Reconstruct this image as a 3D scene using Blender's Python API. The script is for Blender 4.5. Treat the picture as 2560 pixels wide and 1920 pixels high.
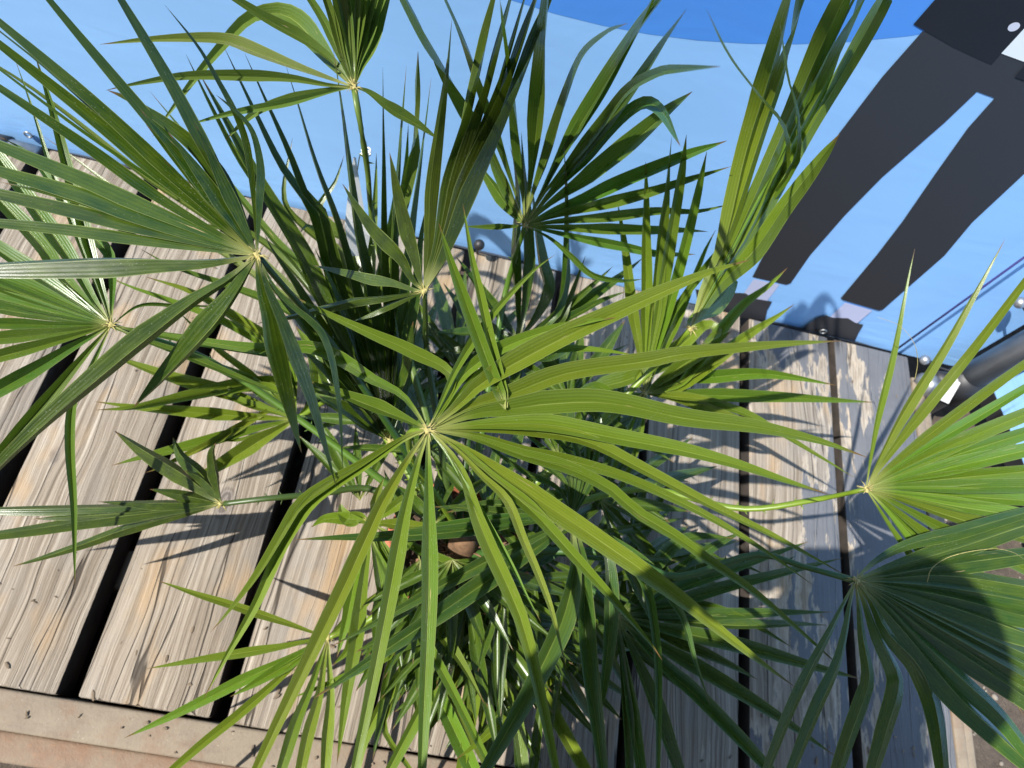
import bpy, bmesh, math, random
from mathutils import Vector, Matrix, noise, geometry

for o in list(bpy.data.objects):
    bpy.data.objects.remove(o, do_unlink=True)
SC = bpy.context.scene
C = SC.collection
rnd = random.Random(11)

# ------------------------------------------------------------------ camera
F, CX, CY, H = 1775.0, 1280.0, 960.0, 1.15          # focal length in photo pixels, centre, height above the deck
R = Matrix(((0.97072701, 0.21477658, 0.10751782),
            (0.14588195, -0.8828373, 0.44644906),
            (0.19080755, -0.41769525, -0.88832604)))  # camera (x right, y down, z forward) -> world
cam = bpy.data.cameras.new('camera')
cam_o = bpy.data.objects.new('camera', cam)
C.objects.link(cam_o)
M = Matrix((R.col[0], -R.col[1], -R.col[2])).transposed()
cam_o.matrix_world = Matrix.Translation((0, 0, H)) @ M.to_4x4()
cam.sensor_width = 9.8
cam.lens = 9.8 * F / 2560
cam.clip_start = 0.01
cam.clip_end = 500
cam.dof.use_dof = True
cam.dof.focus_distance = 0.68
cam.dof.aperture_fstop = 2.4
SC.camera = cam_o

# ------------------------------------------------------------------ sky and sun
LX, LY = 0.60, 0.32                                  # sunlight travel per metre of drop
tosun = Vector((-LX, -LY, 1)).normalized()
W = bpy.data.worlds.new('World')
SC.world = W
W.use_nodes = True
nt = W.node_tree
bg = nt.nodes['Background']
sky = nt.nodes.new('ShaderNodeTexSky')
sky.sky_type = 'NISHITA'
sky.sun_disc = False
sky.sun_elevation = math.asin(tosun.z)
sky.sun_rotation = math.atan2(tosun.x, tosun.y)
nt.links.new(sky.outputs[0], bg.inputs[0])
bg.inputs[1].default_value = 0.06
sun = bpy.data.lights.new('sun', 'SUN')
sun.energy = 5.0
sun.angle = math.radians(0.53)
sun.color = (1.0, 0.965, 0.91)
sun_o = bpy.data.objects.new('sun', sun)
C.objects.link(sun_o)
sun_o.rotation_euler = tosun.to_track_quat('Z', 'Y').to_euler()
sun_o.location = tosun * 20
SC.view_settings.view_transform = 'Standard'
SC.view_settings.look = 'None'
SC.view_settings.gamma = 1
SC.view_settings.use_curve_mapping = False
SC.view_settings.exposure = 0.70

# ------------------------------------------------------------------ helpers
def ray(px, py):
    return R @ Vector((px - CX, py - CY, F))
def at(px, py, z):                                    # photo pixel -> point at height z
    r = ray(px, py)
    t = (z - H) / r.z
    return Vector((0, 0, H)) + r * t
def at_y(px, py, y):                                  # photo pixel -> point on the vertical plane y
    r = ray(px, py)
    return Vector((0, 0, H)) + r * (y / r.y)
def tag(o, label=None, cat=None, group=None, kind=None):
    if label: o['label'] = label
    if cat: o['category'] = cat
    if group: o['group'] = group
    if kind: o['kind'] = kind
    return o
def link(name, me, mat=None, parent=None, smooth=False):
    o = bpy.data.objects.new(name, me)
    C.objects.link(o)
    if mat is not None and not me.materials:
        me.materials.append(mat)
    if parent is not None:
        o.parent = parent
        o.matrix_parent_inverse = parent.matrix_world.inverted()
    if smooth:
        for p in me.polygons: p.use_smooth = True
    return o
def empty(name, loc, rz=0):
    o = bpy.data.objects.new(name, None)
    o.empty_display_size = 0.05
    C.objects.link(o)
    o.matrix_world = Matrix.Translation(loc) @ Matrix.Rotation(rz, 4, 'Z')
    return o
def from_bm(name, bm, mat=None, parent=None, smooth=False):
    me = bpy.data.meshes.new(name)
    bmesh.ops.recalc_face_normals(bm, faces=bm.faces)
    bm.to_mesh(me); bm.free()
    return link(name, me, mat, parent, smooth)
def add_box(bm, lo, hi, bevel=0.0, seg=2):
    m = Matrix.Translation((Vector(lo) + Vector(hi)) / 2) @ Matrix.Diagonal((hi[0]-lo[0], hi[1]-lo[1], hi[2]-lo[2], 1))
    g = bmesh.ops.create_cube(bm, size=1, matrix=m)
    if bevel:
        es = list({e for v in g['verts'] for e in v.link_edges})
        bmesh.ops.bevel(bm, geom=es, offset=bevel, segments=seg, affect='EDGES', profile=0.5)
def add_tube(bm, pts, rads, n=10, squash=1.0, caps=True):
    pts = [Vector(p) for p in pts]
    rings = []
    ref = Vector((0.13, 0.21, 1)).normalized()
    for i, p in enumerate(pts):
        t = (pts[min(i+1, len(pts)-1)] - pts[max(i-1, 0)]).normalized()
        s = t.cross(ref)
        if s.length < 1e-3: s = t.cross(Vector((1, 0, 0)))
        s.normalize(); u = s.cross(t).normalized()
        r = rads[i] if isinstance(rads, (list, tuple)) else rads
        rings.append([bm.verts.new(p + s * r * math.cos(a) + u * r * squash * math.sin(a))
                      for a in [2*math.pi*k/n for k in range(n)]])
    for a, b in zip(rings, rings[1:]):
        for k in range(n):
            bm.faces.new((a[k], a[(k+1) % n], b[(k+1) % n], b[k]))
    if caps:
        bm.faces.new(rings[0][::-1]); bm.faces.new(rings[-1])
def add_lathe(bm, prof, c, n=48):
    rings = []
    for r, z in prof:
        rings.append([bm.verts.new((c[0] + r*math.cos(2*math.pi*k/n), c[1] + r*math.sin(2*math.pi*k/n), c[2] + z)) for k in range(n)])
    for a, b in zip(rings, rings[1:]):
        for k in range(n):
            bm.faces.new((a[k], a[(k+1) % n], b[(k+1) % n], b[k]))
    return rings
def spline(P, n):                                     # centripetal-ish Catmull-Rom, n samples even in length
    P = [Vector(p) for p in P]
    Q = [P[0] + (P[0]-P[1])] + P + [P[-1] + (P[-1]-P[-2])]
    dense = []
    for i in range(1, len(Q)-2):
        p0, p1, p2, p3 = Q[i-1:i+3]
        d1 = max((p2-p1).length, 1e-6)
        m1 = (p2-p0) / max((p1-p0).length + d1, 1e-6) * d1
        m2 = (p3-p1) / max((p3-p2).length + d1, 1e-6) * d1
        for k in range(12):
            t = k/12
            dense.append((2*t**3-3*t*t+1)*p1 + (t**3-2*t*t+t)*m1 + (-2*t**3+3*t*t)*p2 + (t**3-t*t)*m2)
    dense.append(P[-1])
    L = [0]
    for a, b in zip(dense, dense[1:]): L.append(L[-1] + (b-a).length)
    out, j = [], 0
    for k in range(n):
        s = L[-1]*k/(n-1)
        while j < len(L)-2 and L[j+1] < s: j += 1
        u = (s-L[j])/max(L[j+1]-L[j], 1e-9)
        out.append(dense[j].lerp(dense[j+1], min(max(u, 0), 1)))
    return out, L[-1]

# ------------------------------------------------------------------ materials
class NT:
    def __init__(s, name):
        s.m = bpy.data.materials.new(name); s.m.use_nodes = True
        s.t = s.m.node_tree; s.b = s.t.nodes['Principled BSDF']; s.out = s.t.nodes['Material Output']
    def n(s, typ, **kw):
        x = s.t.nodes.new('ShaderNode' + typ)
        for k, v in kw.items(): setattr(x, k, v)
        return x
    def set(s, sock, v):
        if isinstance(v, bpy.types.NodeSocket): s.t.links.new(v, sock)
        elif v is not None:
            if hasattr(sock.default_value, '__len__') and not hasattr(v, '__len__'): v = (v,)*3
            if hasattr(sock.default_value, '__len__') and len(sock.default_value) == 4 and len(v) == 3: v = tuple(v)+(1,)
            sock.default_value = v
    def math(s, op, a, b=None, c=None, clamp=False):
        x = s.n('Math', operation=op, use_clamp=clamp)
        for i, v in enumerate((a, b, c)):
            if v is not None: s.set(x.inputs[i], v)
        return x.outputs[0]
    def mix(s, f, a, b, mode='MIX'):
        x = s.n('Mix', data_type='RGBA', blend_type=mode)
        s.set(x.inputs[0], f); s.set(x.inputs[6], a); s.set(x.inputs[7], b)
        return x.outputs[2]
    def noise(s, vec, scale, detail=4, rough=0.55, dist=0.0):
        x = s.n('TexNoise'); s.set(x.inputs['Vector'], vec)
        x.inputs['Scale'].default_value = scale; x.inputs['Detail'].default_value = detail
        x.inputs['Roughness'].default_value = rough; x.inputs['Distortion'].default_value = dist
        return x.outputs[0]
    def mapping(s, vec, scale=(1, 1, 1), loc=None):
        x = s.n('Mapping'); s.set(x.inputs[0], vec); x.inputs['Scale'].default_value = scale
        if loc is not None: s.set(x.inputs['Location'], loc)
        return x.outputs[0]
    def ramp(s, f, stops, interp='LINEAR'):
        x = s.n('ValToRGB'); s.set(x.inputs[0], f); cr = x.color_ramp; cr.interpolation = interp
        while len(cr.elements) < len(stops): cr.elements.new(0.5)
        for e, (p, c) in zip(cr.elements, stops):
            e.position = p; e.color = tuple(c)+(1,) if len(c) == 3 else c
        return x.outputs[0]
    def step(s, f, lo, hi):
        x = s.n('MapRange', clamp=True); s.set(x.inputs[0], f); x.inputs[1].default_value = lo; x.inputs[2].default_value = hi
        return x.outputs[0]
    def bump(s, h, strength, dist, normal=None):
        x = s.n('Bump'); s.set(x.inputs['Height'], h); x.inputs['Strength'].default_value = strength
        x.inputs['Distance'].default_value = dist
        if normal is not None: s.set(x.inputs['Normal'], normal)
        return x.outputs[0]
    def xyz(s, vec):
        x = s.n('SeparateXYZ'); s.set(x.inputs[0], vec); return x.outputs
    def pos(s): return s.n('NewGeometry').outputs['Position']
    def obj(s): return s.n('TexCoord').outputs['Object']
    def rand(s): return s.n('ObjectInfo').outputs['Random']
    def comb(s, x, y, z):
        n = s.n('CombineXYZ')
        for i, v in enumerate((x, y, z)): s.set(n.inputs[i], v)
        return n.outputs[0]
    def P(s, **kw):
        for k, v in kw.items(): s.set(s.b.inputs[k.replace('_', ' ')], v)
        return s.m

def simple(name, col, rough=0.6, var=0.15, scale=30, metallic=0.0, bump=0.0, spec=0.5):
    k = NT(name); p = k.obj()
    n1 = k.noise(p, scale, 5, 0.6)
    dark = tuple(c*(1-var) for c in col); lite = tuple(min(c*(1+var), 1) for c in col)
    k.P(Base_Color=k.mix(k.step(n1, .3, .7), dark, lite), Roughness=rough, Metallic=metallic)
    k.b.inputs['Specular IOR Level'].default_value = spec
    if bump: k.P(Normal=k.bump(n1, bump, 0.002))
    return k.m

def leaf_material():
    k = NT('palm_leaflet')
    uv = k.n('TexCoord').outputs['UV']
    u, v, _ = k.xyz(uv)
    ran = k.rand()
    base = k.n('ObjectInfo').outputs['Color']
    au = k.math('ABSOLUTE', k.math('SUBTRACT', u, 0.5))           # 0 on the midrib, .5 on the margin
    shift = k.math('MULTIPLY', ran, 37.0)
    long = k.comb(k.math('MULTIPLY', u, 1.0), k.math('MULTIPLY', v, 1.0), shift)
    # hue and value drift from leaflet to leaflet and along its length
    hsv = k.n('HueSaturation')
    k.set(hsv.inputs['Hue'], k.math('MULTIPLY_ADD', ran, 0.035, 0.482))
    k.set(hsv.inputs['Saturation'], 0.98)
    r2 = k.math('FRACT', k.math('MULTIPLY', ran, 17.3))
    k.set(hsv.inputs['Value'], k.math('MULTIPLY_ADD', r2, 0.45, 0.78)); k.set(hsv.inputs['Color'], base)
    col = hsv.outputs[0]
    blot = k.noise(k.mapping(long, (2, 7, 1)), 1.6, 3)
    col = k.mix(k.step(blot, .35, .75), col, k.mix(0.5, col, (0.10, 0.145, 0.008)))
    # parallel veins
    fine = k.noise(k.mapping(long, (60, 0.8, 1)), 1.0, 2)
    col = k.mix(k.math('MULTIPLY', k.step(fine, .35, .7), 0.30), col, k.mix(0.35, col, (0.16, 0.24, 0.03)))
    veins = k.math('SINE', k.math('MULTIPLY', u, 50.3))
    col = k.mix(k.math('MULTIPLY', k.step(veins, .2, 1.0), 0.22), col, (0.015, 0.03, 0.004))
    rib = k.step(au, 0.030, 0.012)
    col = k.mix(k.math('MULTIPLY', rib, k.math('MULTIPLY_ADD', k.step(k.noise(k.mapping(long, (0, 5, 1)), 1.0, 2), .4, .65), 0.5, 0.12)), col, (0.30, 0.36, 0.10))
    margin = k.step(au, 0.465, 0.495)
    col = k.mix(k.math('MULTIPLY', margin, 0.4), col, (0.33, 0.38, 0.12))
    # pale joint at the hub, brown tip, dry scars, dust
    hub = k.step(v, 0.10, 0.01)
    col = k.mix(k.math('MULTIPLY', hub, 0.7), col, (0.40, 0.40, 0.14))
    tipn = k.math('ADD', v, k.math('MULTIPLY', k.noise(k.mapping(long, (4, 30, 1)), 1, 3), 0.05))
    tip = k.step(tipn, 0.965, 1.0)
    col = k.mix(tip, col, (0.16, 0.09, 0.035))
    sc = k.noise(k.mapping(long, (9, 5.5, 1)), 1.0, 4, 0.6)
    scar = k.math('MULTIPLY', k.step(sc, 0.705, 0.735), k.step(au, 0.47, 0.4))
    col = k.mix(scar, col, (0.40, 0.30, 0.15))
    brown = k.math('MULTIPLY', k.step(k.noise(k.mapping(long, (14, 9, 1)), 1.0, 3, 0.6, 0.3), 0.72, 0.745), 0.85)
    col = k.mix(brown, col, (0.11, 0.06, 0.02))
    vor = k.n('TexVoronoi'); k.set(vor.inputs['Vector'], k.mapping(k.obj(), (1, 1, 1))); vor.inputs['Scale'].default_value = 330
    dust = k.math('MULTIPLY', k.step(vor.outputs['Distance'], 0.17, 0.10), k.step(k.noise(k.obj(), 18, 2), 0.5, 0.6))
    col = k.mix(k.math('MULTIPLY', dust, 0.35), col, (0.45, 0.47, 0.38))
    bmp = k.bump(k.math('ADD', k.math('MULTIPLY', veins, 0.5), k.math('MULTIPLY', fine, 1.2)), 0.22, 0.0005)
    rgh = k.math('MULTIPLY_ADD', k.noise(k.mapping(long, (3, 10, 1)), 1.2, 3), 0.20, 0.19)
    k.P(Base_Color=col, Roughness=rgh, Normal=bmp)
    k.b.inputs['Specular IOR Level'].default_value = 0.6
    tr = k.n('BsdfTranslucent')
    k.set(tr.inputs[0], k.mix(0.45, k.mix(1.0, col, (1.45, 1.6, 0.7), 'MULTIPLY'), (0.14, 0.24, 0.012)))
    mx = k.n('MixShader'); mx.inputs[0].default_value = 0.20
    k.t.links.new(k.b.outputs[0], mx.inputs[1]); k.t.links.new(tr.outputs[0], mx.inputs[2])
    k.t.links.new(mx.outputs[0], k.out.inputs[0])
    return k.m

def wood_material():
    k = NT('weathered_board')
    p = k.pos(); ran = k.rand()
    X, Y, Z = k.xyz(p)
    off = k.math('MULTIPLY', ran, 53.0)
    q = k.comb(k.math('ADD', X, off), Y, Z)
    bend = k.noise(k.mapping(q, (5, 2.2, 5)), 1.0, 3)
    gx = k.math('ADD', k.math('ADD', X, off), k.math('MULTIPLY', bend, 0.05))
    g = k.comb(gx, Y, Z)
    g1 = k.noise(k.mapping(g, (150, 1.7, 150)), 1.0, 6, 0.7)
    g2 = k.noise(k.mapping(g, (520, 7.0, 520)), 1.0, 4, 0.7)
    g3 = k.noise(k.mapping(q, (9, 4, 9)), 1.0, 4, 0.6)
    col = k.ramp(g1, [(0.30, (0.07, 0.053, 0.038)), (0.42, (0.20, 0.162, 0.12)), (0.52, (0.31, 0.262, 0.205)), (0.68, (0.45, 0.395, 0.32))])
    col = k.mix(k.math('MULTIPLY', k.step(g2, .42, .60), 0.55), col, (0.16, 0.125, 0.09))
    col = k.mix(k.math('MULTIPLY', k.step(g3, .5, .72), 0.55), col, (0.25, 0.235, 0.215))       # silvered
    tan = k.noise(k.mapping(q, (7, 3, 7)), 1.7, 3)
    col = k.mix(k.math('MULTIPLY', k.step(tan, .55, .70), 0.6), col, (0.42, 0.27, 0.13))       # tan bare wood
    # drying cracks along the grain
    ck = k.noise(k.mapping(g, (26, 0.7, 26)), 1.0, 2, 0.4)
    crack = k.step(k.math('ABSOLUTE', k.math('SUBTRACT', ck, 0.5)), 0.007, 0.003)
    col = k.mix(k.math('MULTIPLY', crack, 0.8), col, (0.03, 0.022, 0.016))
    # knots
    vk = k.n('TexVoronoi'); k.set(vk.inputs['Vector'], k.mapping(k.comb(k.math('ADD', X, off), Y, 0.0), (4.3, 2.2, 1))); vk.inputs['Scale'].default_value = 1.35
    kd = k.math('ADD', vk.outputs['Distance'], k.math('MULTIPLY', k.noise(q, 40, 3), 0.05))
    knot = k.math('MULTIPLY', k.step(kd, 0.125, 0.085), 1.0)
    ringk = k.math('SINE', k.math('MULTIPLY', kd, 230.0))
    kcol = k.mix(k.step(ringk, -.5, .8), (0.10, 0.085, 0.075), (0.22, 0.19, 0.17))
    col = k.mix(k.math('MULTIPLY', knot, 0.85), col, kcol)
    # remains of grey blue paint, nearly all gone on the left boards and mostly kept on the right ones
    pn = k.noise(k.mapping(g, (26, 5.5, 26)), 1.0, 6, 0.62)
    pn2 = k.noise(k.mapping(q, (6, 2.2, 6)), 1.0, 3)
    cov = k.ramp(k.step(X, -0.8, 1.2), [(0.0, (0.10,)*3), (0.42, (0.16,)*3), (0.58, (0.26,)*3), (0.70, (0.42,)*3), (0.78, (0.62,)*3), (0.83, (0.80,)*3), (1.0, (0.92,)*3)])
    pv = k.math('ADD', k.math('MULTIPLY', pn, 0.6), k.math('MULTIPLY', pn2, 0.5))
    paint = k.step(k.math('ADD', pv, k.math('MULTIPLY_ADD', cov, 0.52, -0.26)), 0.585, 0.605)
    pcol = k.mix(k.noise(p, 25, 5), (0.103, 0.105, 0.113), (0.165, 0.167, 0.175))
    col = k.mix(paint, col, pcol)
    edge = k.math('MULTIPLY', k.step(k.math('ADD', pv, k.math('MULTIPLY_ADD', cov, 0.52, -0.26)), 0.55, 0.585), k.math('SUBTRACT', 1.0, paint))
    col = k.mix(k.math('MULTIPLY', edge, 0.5), col, (0.55, 0.47, 0.37))
    speck = k.noise(p, 420, 2)
    col = k.mix(k.math('MULTIPLY', k.step(speck, .68, .74), 0.4), col, (0.06, 0.05, 0.04))
    h = k.math('ADD', k.math('ADD', k.math('MULTIPLY', g1, 1.0), k.math('MULTIPLY', g2, 0.5)), k.math('MULTIPLY', paint, 0.35))
    h = k.math('SUBTRACT', h, k.math('MULTIPLY', crack, 1.2))
    k.P(Base_Color=col, Roughness=k.math('MULTIPLY_ADD', paint, -0.25, 0.85), Normal=k.bump(h, 0.75, 0.0035))
    k.b.inputs['Specular IOR Level'].default_value = 0.3
    return k.m

def concrete_material():
    k = NT('rusty_edge_steel')
    p = k.pos(); n1 = k.noise(p, 14, 6, 0.65); n2 = k.noise(p, 160, 4, 0.7)
    Y = k.xyz(p)[1]
    col = k.mix(k.step(n1, .35, .7), (0.195, 0.155, 0.11), (0.26, 0.21, 0.15))
    rust = k.math('MULTIPLY', k.step(k.noise(p, 9, 5, 0.7), .5, .68), 0.8)
    col = k.mix(rust, col, (0.20, 0.115, 0.07))
    col = k.mix(k.math('MULTIPLY', k.step(n2, .6, .75), 0.5), col, (0.10, 0.075, 0.055))
    col = k.mix(k.math('MULTIPLY', k.step(k.noise(p, 300, 2), .70, .75), 0.5), col, (0.45, 0.39, 0.30))
    col = k.mix(k.math('MULTIPLY', k.step(k.noise(k.mapping(p, (2, 8, 8)), 3, 6, .7), .52, .68), .55), col, (0.13, 0.10, 0.075))
    k.P(Base_Color=col, Roughness=0.8, Normal=k.bump(k.math('ADD', n1, n2), 0.5, 0.002))
    return k.m

def soil_material(name, a, b, sc=40):
    k = NT(name); p = k.pos()
    n1 = k.noise(p, sc, 8, 0.7); n2 = k.noise(p, sc*6, 4, 0.7)
    col = k.mix(k.step(n1, .3, .7), a, b)
    col = k.mix(k.math('MULTIPLY', k.step(n2, .6, .72), 0.6), col, tuple(c*1.9 for c in b))
    k.P(Base_Color=col, Roughness=0.95, Normal=k.bump(k.math('ADD', n1, k.math('MULTIPLY', n2, .5)), 0.9, 0.01))
    return k.m

def banner_material(name, col):
    k = NT(name); p = k.pos(); X, Y, Z = k.xyz(p)
    n1 = k.noise(k.mapping(p, (3, 3, 9)), 1.0, 4, 0.5, 0.6)
    n2 = k.noise(k.mapping(p, (10, 10, 42)), 1.0, 3, 0.5, 0.8)
    low = k.step(Z, 0.16, 0.0)
    h = k.math('ADD', k.math('MULTIPLY', n1, 0.7), k.math('MULTIPLY', k.math('MULTIPLY', n2, low), 0.55))
    weave = k.noise(p, 900, 1)
    c = k.mix(k.step(n1, .3, .7), tuple(v*0.96 for v in col), tuple(min(v*1.03, 1) for v in col))
    dirt = k.math('MULTIPLY', k.step(k.noise(p, 70, 3), .72, .80), 0.35)
    c = k.mix(dirt, c, tuple(v*0.6 for v in col))
    k.P(Base_Color=c, Roughness=0.55, Normal=k.bump(k.math('ADD', h, k.math('MULTIPLY', weave, 0.01)), 0.25, 0.008))
    k.b.inputs['Specular IOR Level'].default_value = 0.3
    return k.m

def trouser_material():                                # the print itself fades from slate to charcoal down the legs
    k = NT('print_trousers'); Z = k.xyz(k.pos())[2]
    col = k.mix(k.step(Z, 0.1, 0.75), (0.031, 0.030, 0.033), (0.040, 0.049, 0.064))
    k.P(Base_Color=col, Roughness=0.7); k.b.inputs['Specular IOR Level'].default_value = 0.2; return k.m

LEAF = leaf_material()
WOOD = wood_material()
STEEL = concrete_material()
def rust_material():
    k = NT('rusted_lower_rail'); p = k.pos()
    n1 = k.noise(p, 11, 7, 0.7); n2 = k.noise(p, 90, 5, 0.7)
    col = k.mix(k.step(n1, .38, .66), (0.205, 0.125, 0.08), (0.22, 0.175, 0.125))
    col = k.mix(k.math('MULTIPLY', k.step(k.noise(p, 5, 6, .7), .52, .66), .85), col, (0.075, 0.055, 0.042))
    col = k.mix(k.math('MULTIPLY', k.step(n2, .58, .72), .5), col, (0.32, 0.17, 0.09))
    k.P(Base_Color=col, Roughness=0.85, Normal=k.bump(k.math('ADD', n1, n2), 0.6, 0.003)); return k.m
RUST = rust_material()

# ------------------------------------------------------------------ ground
GZ = -0.16
bm = bmesh.new()
bmesh.ops.create_grid(bm, x_segments=60, y_segments=60, size=60)
for v in bm.verts: v.co.z = GZ
ground = from_bm('ground', bm, soil_material('soil_ground', (0.055, 0.042, 0.032), (0.13, 0.10, 0.075)))
tag(ground, kind='structure')

# ------------------------------------------------------------------ plank deck
X0, X1, DY0, DY1 = -2.195, 0.965, -0.034, 0.845
deck = tag(empty('plank_deck', (0, 0, 0)), 'weathered plank deck with wide dark gaps and flaking grey blue paint', 'deck')
GAP = 0.025
EDGE = simple('board_gap_shade', (0.040, 0.031, 0.024), 0.95, 0.4, 40, 0, 0.5)  # board sides near black: shade inside the gaps put into the colour
me_plank = None
EDGES = [-2.195 + 0.2*i for i in range(8)] + [-.593, -.393, -.191, .0115, .198, .395, .592, .786, .965 + GAP/2]
GAPS = {-.393: .027, -.191: .022, .0115: .018, .198: .014, .395: .014, .592: .0165, .786: .016, EDGES[-1]: GAP}
for xa, xb in zip(EDGES, EDGES[1:]):
    xa += GAPS.get(xa, .026)/2; xb -= GAPS.get(xb, .026)/2
    if me_plank is None:
        bm = bmesh.new()
        w = 0.0875
        add_box(bm, (-w, DY0, -0.062), (w, DY1, 0), 0.004, 2)
        pl = from_bm('plank', bm, WOOD, deck, True)
        me_plank = pl.data
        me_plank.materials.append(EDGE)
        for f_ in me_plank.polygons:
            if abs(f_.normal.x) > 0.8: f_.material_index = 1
        me_plank.set_sharp_from_angle(angle=math.radians(40)) if hasattr(me_plank, 'set_sharp_from_angle') else None
    else:
        pl = bpy.data.objects.new('plank', me_plank); C.objects.link(pl); pl.parent = deck
    pl.scale = ((xb-xa)/0.175, 1, 1)
    pl.location = ((xa+xb)/2, rnd.uniform(-.0008, .003), rnd.uniform(-.002, .001))
    pl.rotation_euler = (0, rnd.uniform(-.006, .006), rnd.uniform(-.003, .003))
for yj in (0.12, 0.70):
    bm = bmesh.new(); add_box(bm, (X0, yj, -0.15), (X1, yj+0.06, -0.067), 0.003, 1)
    from_bm('joist', bm, WOOD, deck)
# steel edging: flat top flange, a step down and the outer web, on the near side and down the right side
bm = bmesh.new()
add_box(bm, (X0, -0.084, -0.10), (1.012, -0.0352, -0.001), 0.004, 3)
from_bm('edge_rail', bm, STEEL, deck, True)
bm = bmesh.new()
add_box(bm, (X0, -0.122, GZ), (1.03, -0.0845, -0.020), 0.006, 3)
from_bm('lower_rail', bm, RUST, deck, True)
bm = bmesh.new()
add_box(bm, (0.969, -0.036, -0.10), (0.990, 0.80, -0.004), 0.004, 3)
add_box(bm, (0.9905, -0.036, GZ), (1.012, 0.80, -0.012), 0.005, 3)
from_bm('edge_rail', bm, STEEL, deck, True)

# ------------------------------------------------------------------ blue banner with printed figure
BY = 0.856
ban = tag(empty('printed_banner', (0, BY, 0)), 'pale blue printed banner behind the deck showing dark trouser legs', 'banner')
bm = bmesh.new()
bmesh.ops.create_grid(bm, x_segments=80, y_segments=40, size=0.5)
for v in bm.verts:
    x = -2.6 + (v.co.x+0.5)*3.68; z = -0.012 + (v.co.y+0.5)*1.95
    y = BY + 0.004*math.sin(x*9+1)*max(0, 1-z/0.15) if z < 0.15 else BY
    v.co = (x, max(y, BY), z)
BLUE = banner_material('banner_light_blue', (0.29, 0.56, 0.98))
from_bm('fabric', bm, BLUE, ban, True)
bm = bmesh.new()
add_tube(bm, [(-2.6 + 3.66*t/40, BY + 0.004, -0.014) for t in range(41)], 0.0035, 6)
from_bm('hem', bm, simple('hem_dark', (0.03, 0.04, 0.06)), ban)
def prnt(name, pts, mat, k):                           # flat ink shape lying on the cloth
    bm = bmesh.new()
    P3 = [at_y(px, py, BY - 0.0003*k) for px, py in pts]
    vs = [bm.verts.new(p) for p in P3]
    for t in geometry.tessellate_polygon([[Vector((p.x, p.z, 0)) for p in P3]]): bm.faces.new([vs[i] for i in t])
    o = from_bm(name, bm, mat, ban)
    return o
def z3(x, y): return (1700 + x/2.5721, y/2.5721)
def z6(x, y): return (1700 + x/2.5721, 640 + y/2.5721)
pa, pb, pc = at_y(1383, 33, BY), at_y(1828, 107, BY), at_y(2295, 87, BY)
ax, az, bx, bz, cx_, cz = pa.x, pa.z, pb.x, pb.z, pc.x, pc.z
dd = 2*(ax*(bz-cz)+bx*(cz-az)+cx_*(az-bz))
ux = ((ax*ax+az*az)*(bz-cz)+(bx*bx+bz*bz)*(cz-az)+(cx_*cx_+cz*cz)*(az-bz))/dd
uz = ((ax*ax+az*az)*(cx_-bx)+(bx*bx+bz*bz)*(ax-cx_)+(cx_*cx_+cz*cz)*(bx-ax))/dd
ur = math.hypot(ax-ux, az-uz)
bm = bmesh.new()
ring = []
for t in range(97):
    a = -math.pi + math.pi*2*t/96
    x, z = ux+ur*math.cos(a), uz+ur*math.sin(a)
    ring.append((min(max(x, -2.5), 1.07), min(z, 1.935)))
ring = [q for i, q in enumerate(ring) if i == 0 or math.hypot(q[0]-ring[i-1][0], q[1]-ring[i-1][1]) > 1e-4][:-1]
bm.faces.new([bm.verts.new((x, BY-0.0002, z)) for x, z in ring])
bmesh.ops.triangulate(bm, faces=bm.faces)
from_bm('printed_disc', bm, banner_material('banner_mid_blue', (0.082, 0.295, 0.84)), ban)
TR = trouser_material()
prnt('printed_trousers', [z3(1560,200), z3(1300,495), z3(1025,855), z3(800,1200), z3(620,1480), z6(465,135), z6(480,140), z6(685,186), z6(712,175),
     z3(838,1640), z3(1060,1385), z3(1300,1140), z3(1700,790), z3(1910,590), z3(2022,632), z3(1850,825), z3(1640,1120), z3(1430,1425), z3(1265,1640),
     z6(1033,272), z6(1050,285), z6(1280,352), z6(1305,345), z3(1700,1645), z3(1880,1430), z3(2212,1120), z3(2500,850), z3(2700,560), z3(2600,250), z3(2000,250)], TR, 2)
prnt('printed_jacket', [z3(1500,157), z3(1760,307), z3(1880,363), z3(2002,418), z3(2066,344), z3(2230,165), z3(2450,-70), z3(2700,-420), z3(2300,-700), z3(1640,-3)], simple('print_jacket', (0.016, 0.020, 0.029), 0.7, 0.05, spec=0.2), 3)
prnt('printed_shirt', [z3(2066,344), z3(2212,398), z3(2480,480), z3(2700,300), z3(2600,-200), z3(2450,-70), z3(2230,165)], simple('print_white', (0.80, 0.88, 0.95), 0.6, 0.03), 4)
prnt('printed_jacket', [z3(2152,495), z3(2240,395), z3(2600,520), z3(2560,640), z3(2212,516)], bpy.data.materials['print_jacket'], 5)
prnt('printed_button', [z3(2147+42*math.cos(t*.2618)*.95+4*math.sin(t*.2618), 173-28*math.sin(t*.2618)-8*math.cos(t*.2618)) for t in range(24)], simple('print_button', (0.62, 0.66, 0.80), 0.6, 0.02), 4)
LAV = simple('print_ankle', (0.52, 0.55, 0.76), 0.6, 0.03)
prnt('printed_ankle', [z6(475,148), z6(640,184), z6(556,294), z6(400,255)], LAV, 1)
prnt('printed_ankle', [z6(1062,300), z6(1238,350), z6(1140,432), z6(965,392)], LAV, 1)
SH = simple('print_shoe', (0.030, 0.031, 0.038), 0.6, 0.05)
prnt('printed_shoe', [z6(100,215), z6(300,235), z6(420,240), z6(480,275), z6(592,293), z6(560,350), z6(546,416), z6(380,392), z6(120,335)], SH, 3)
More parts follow.
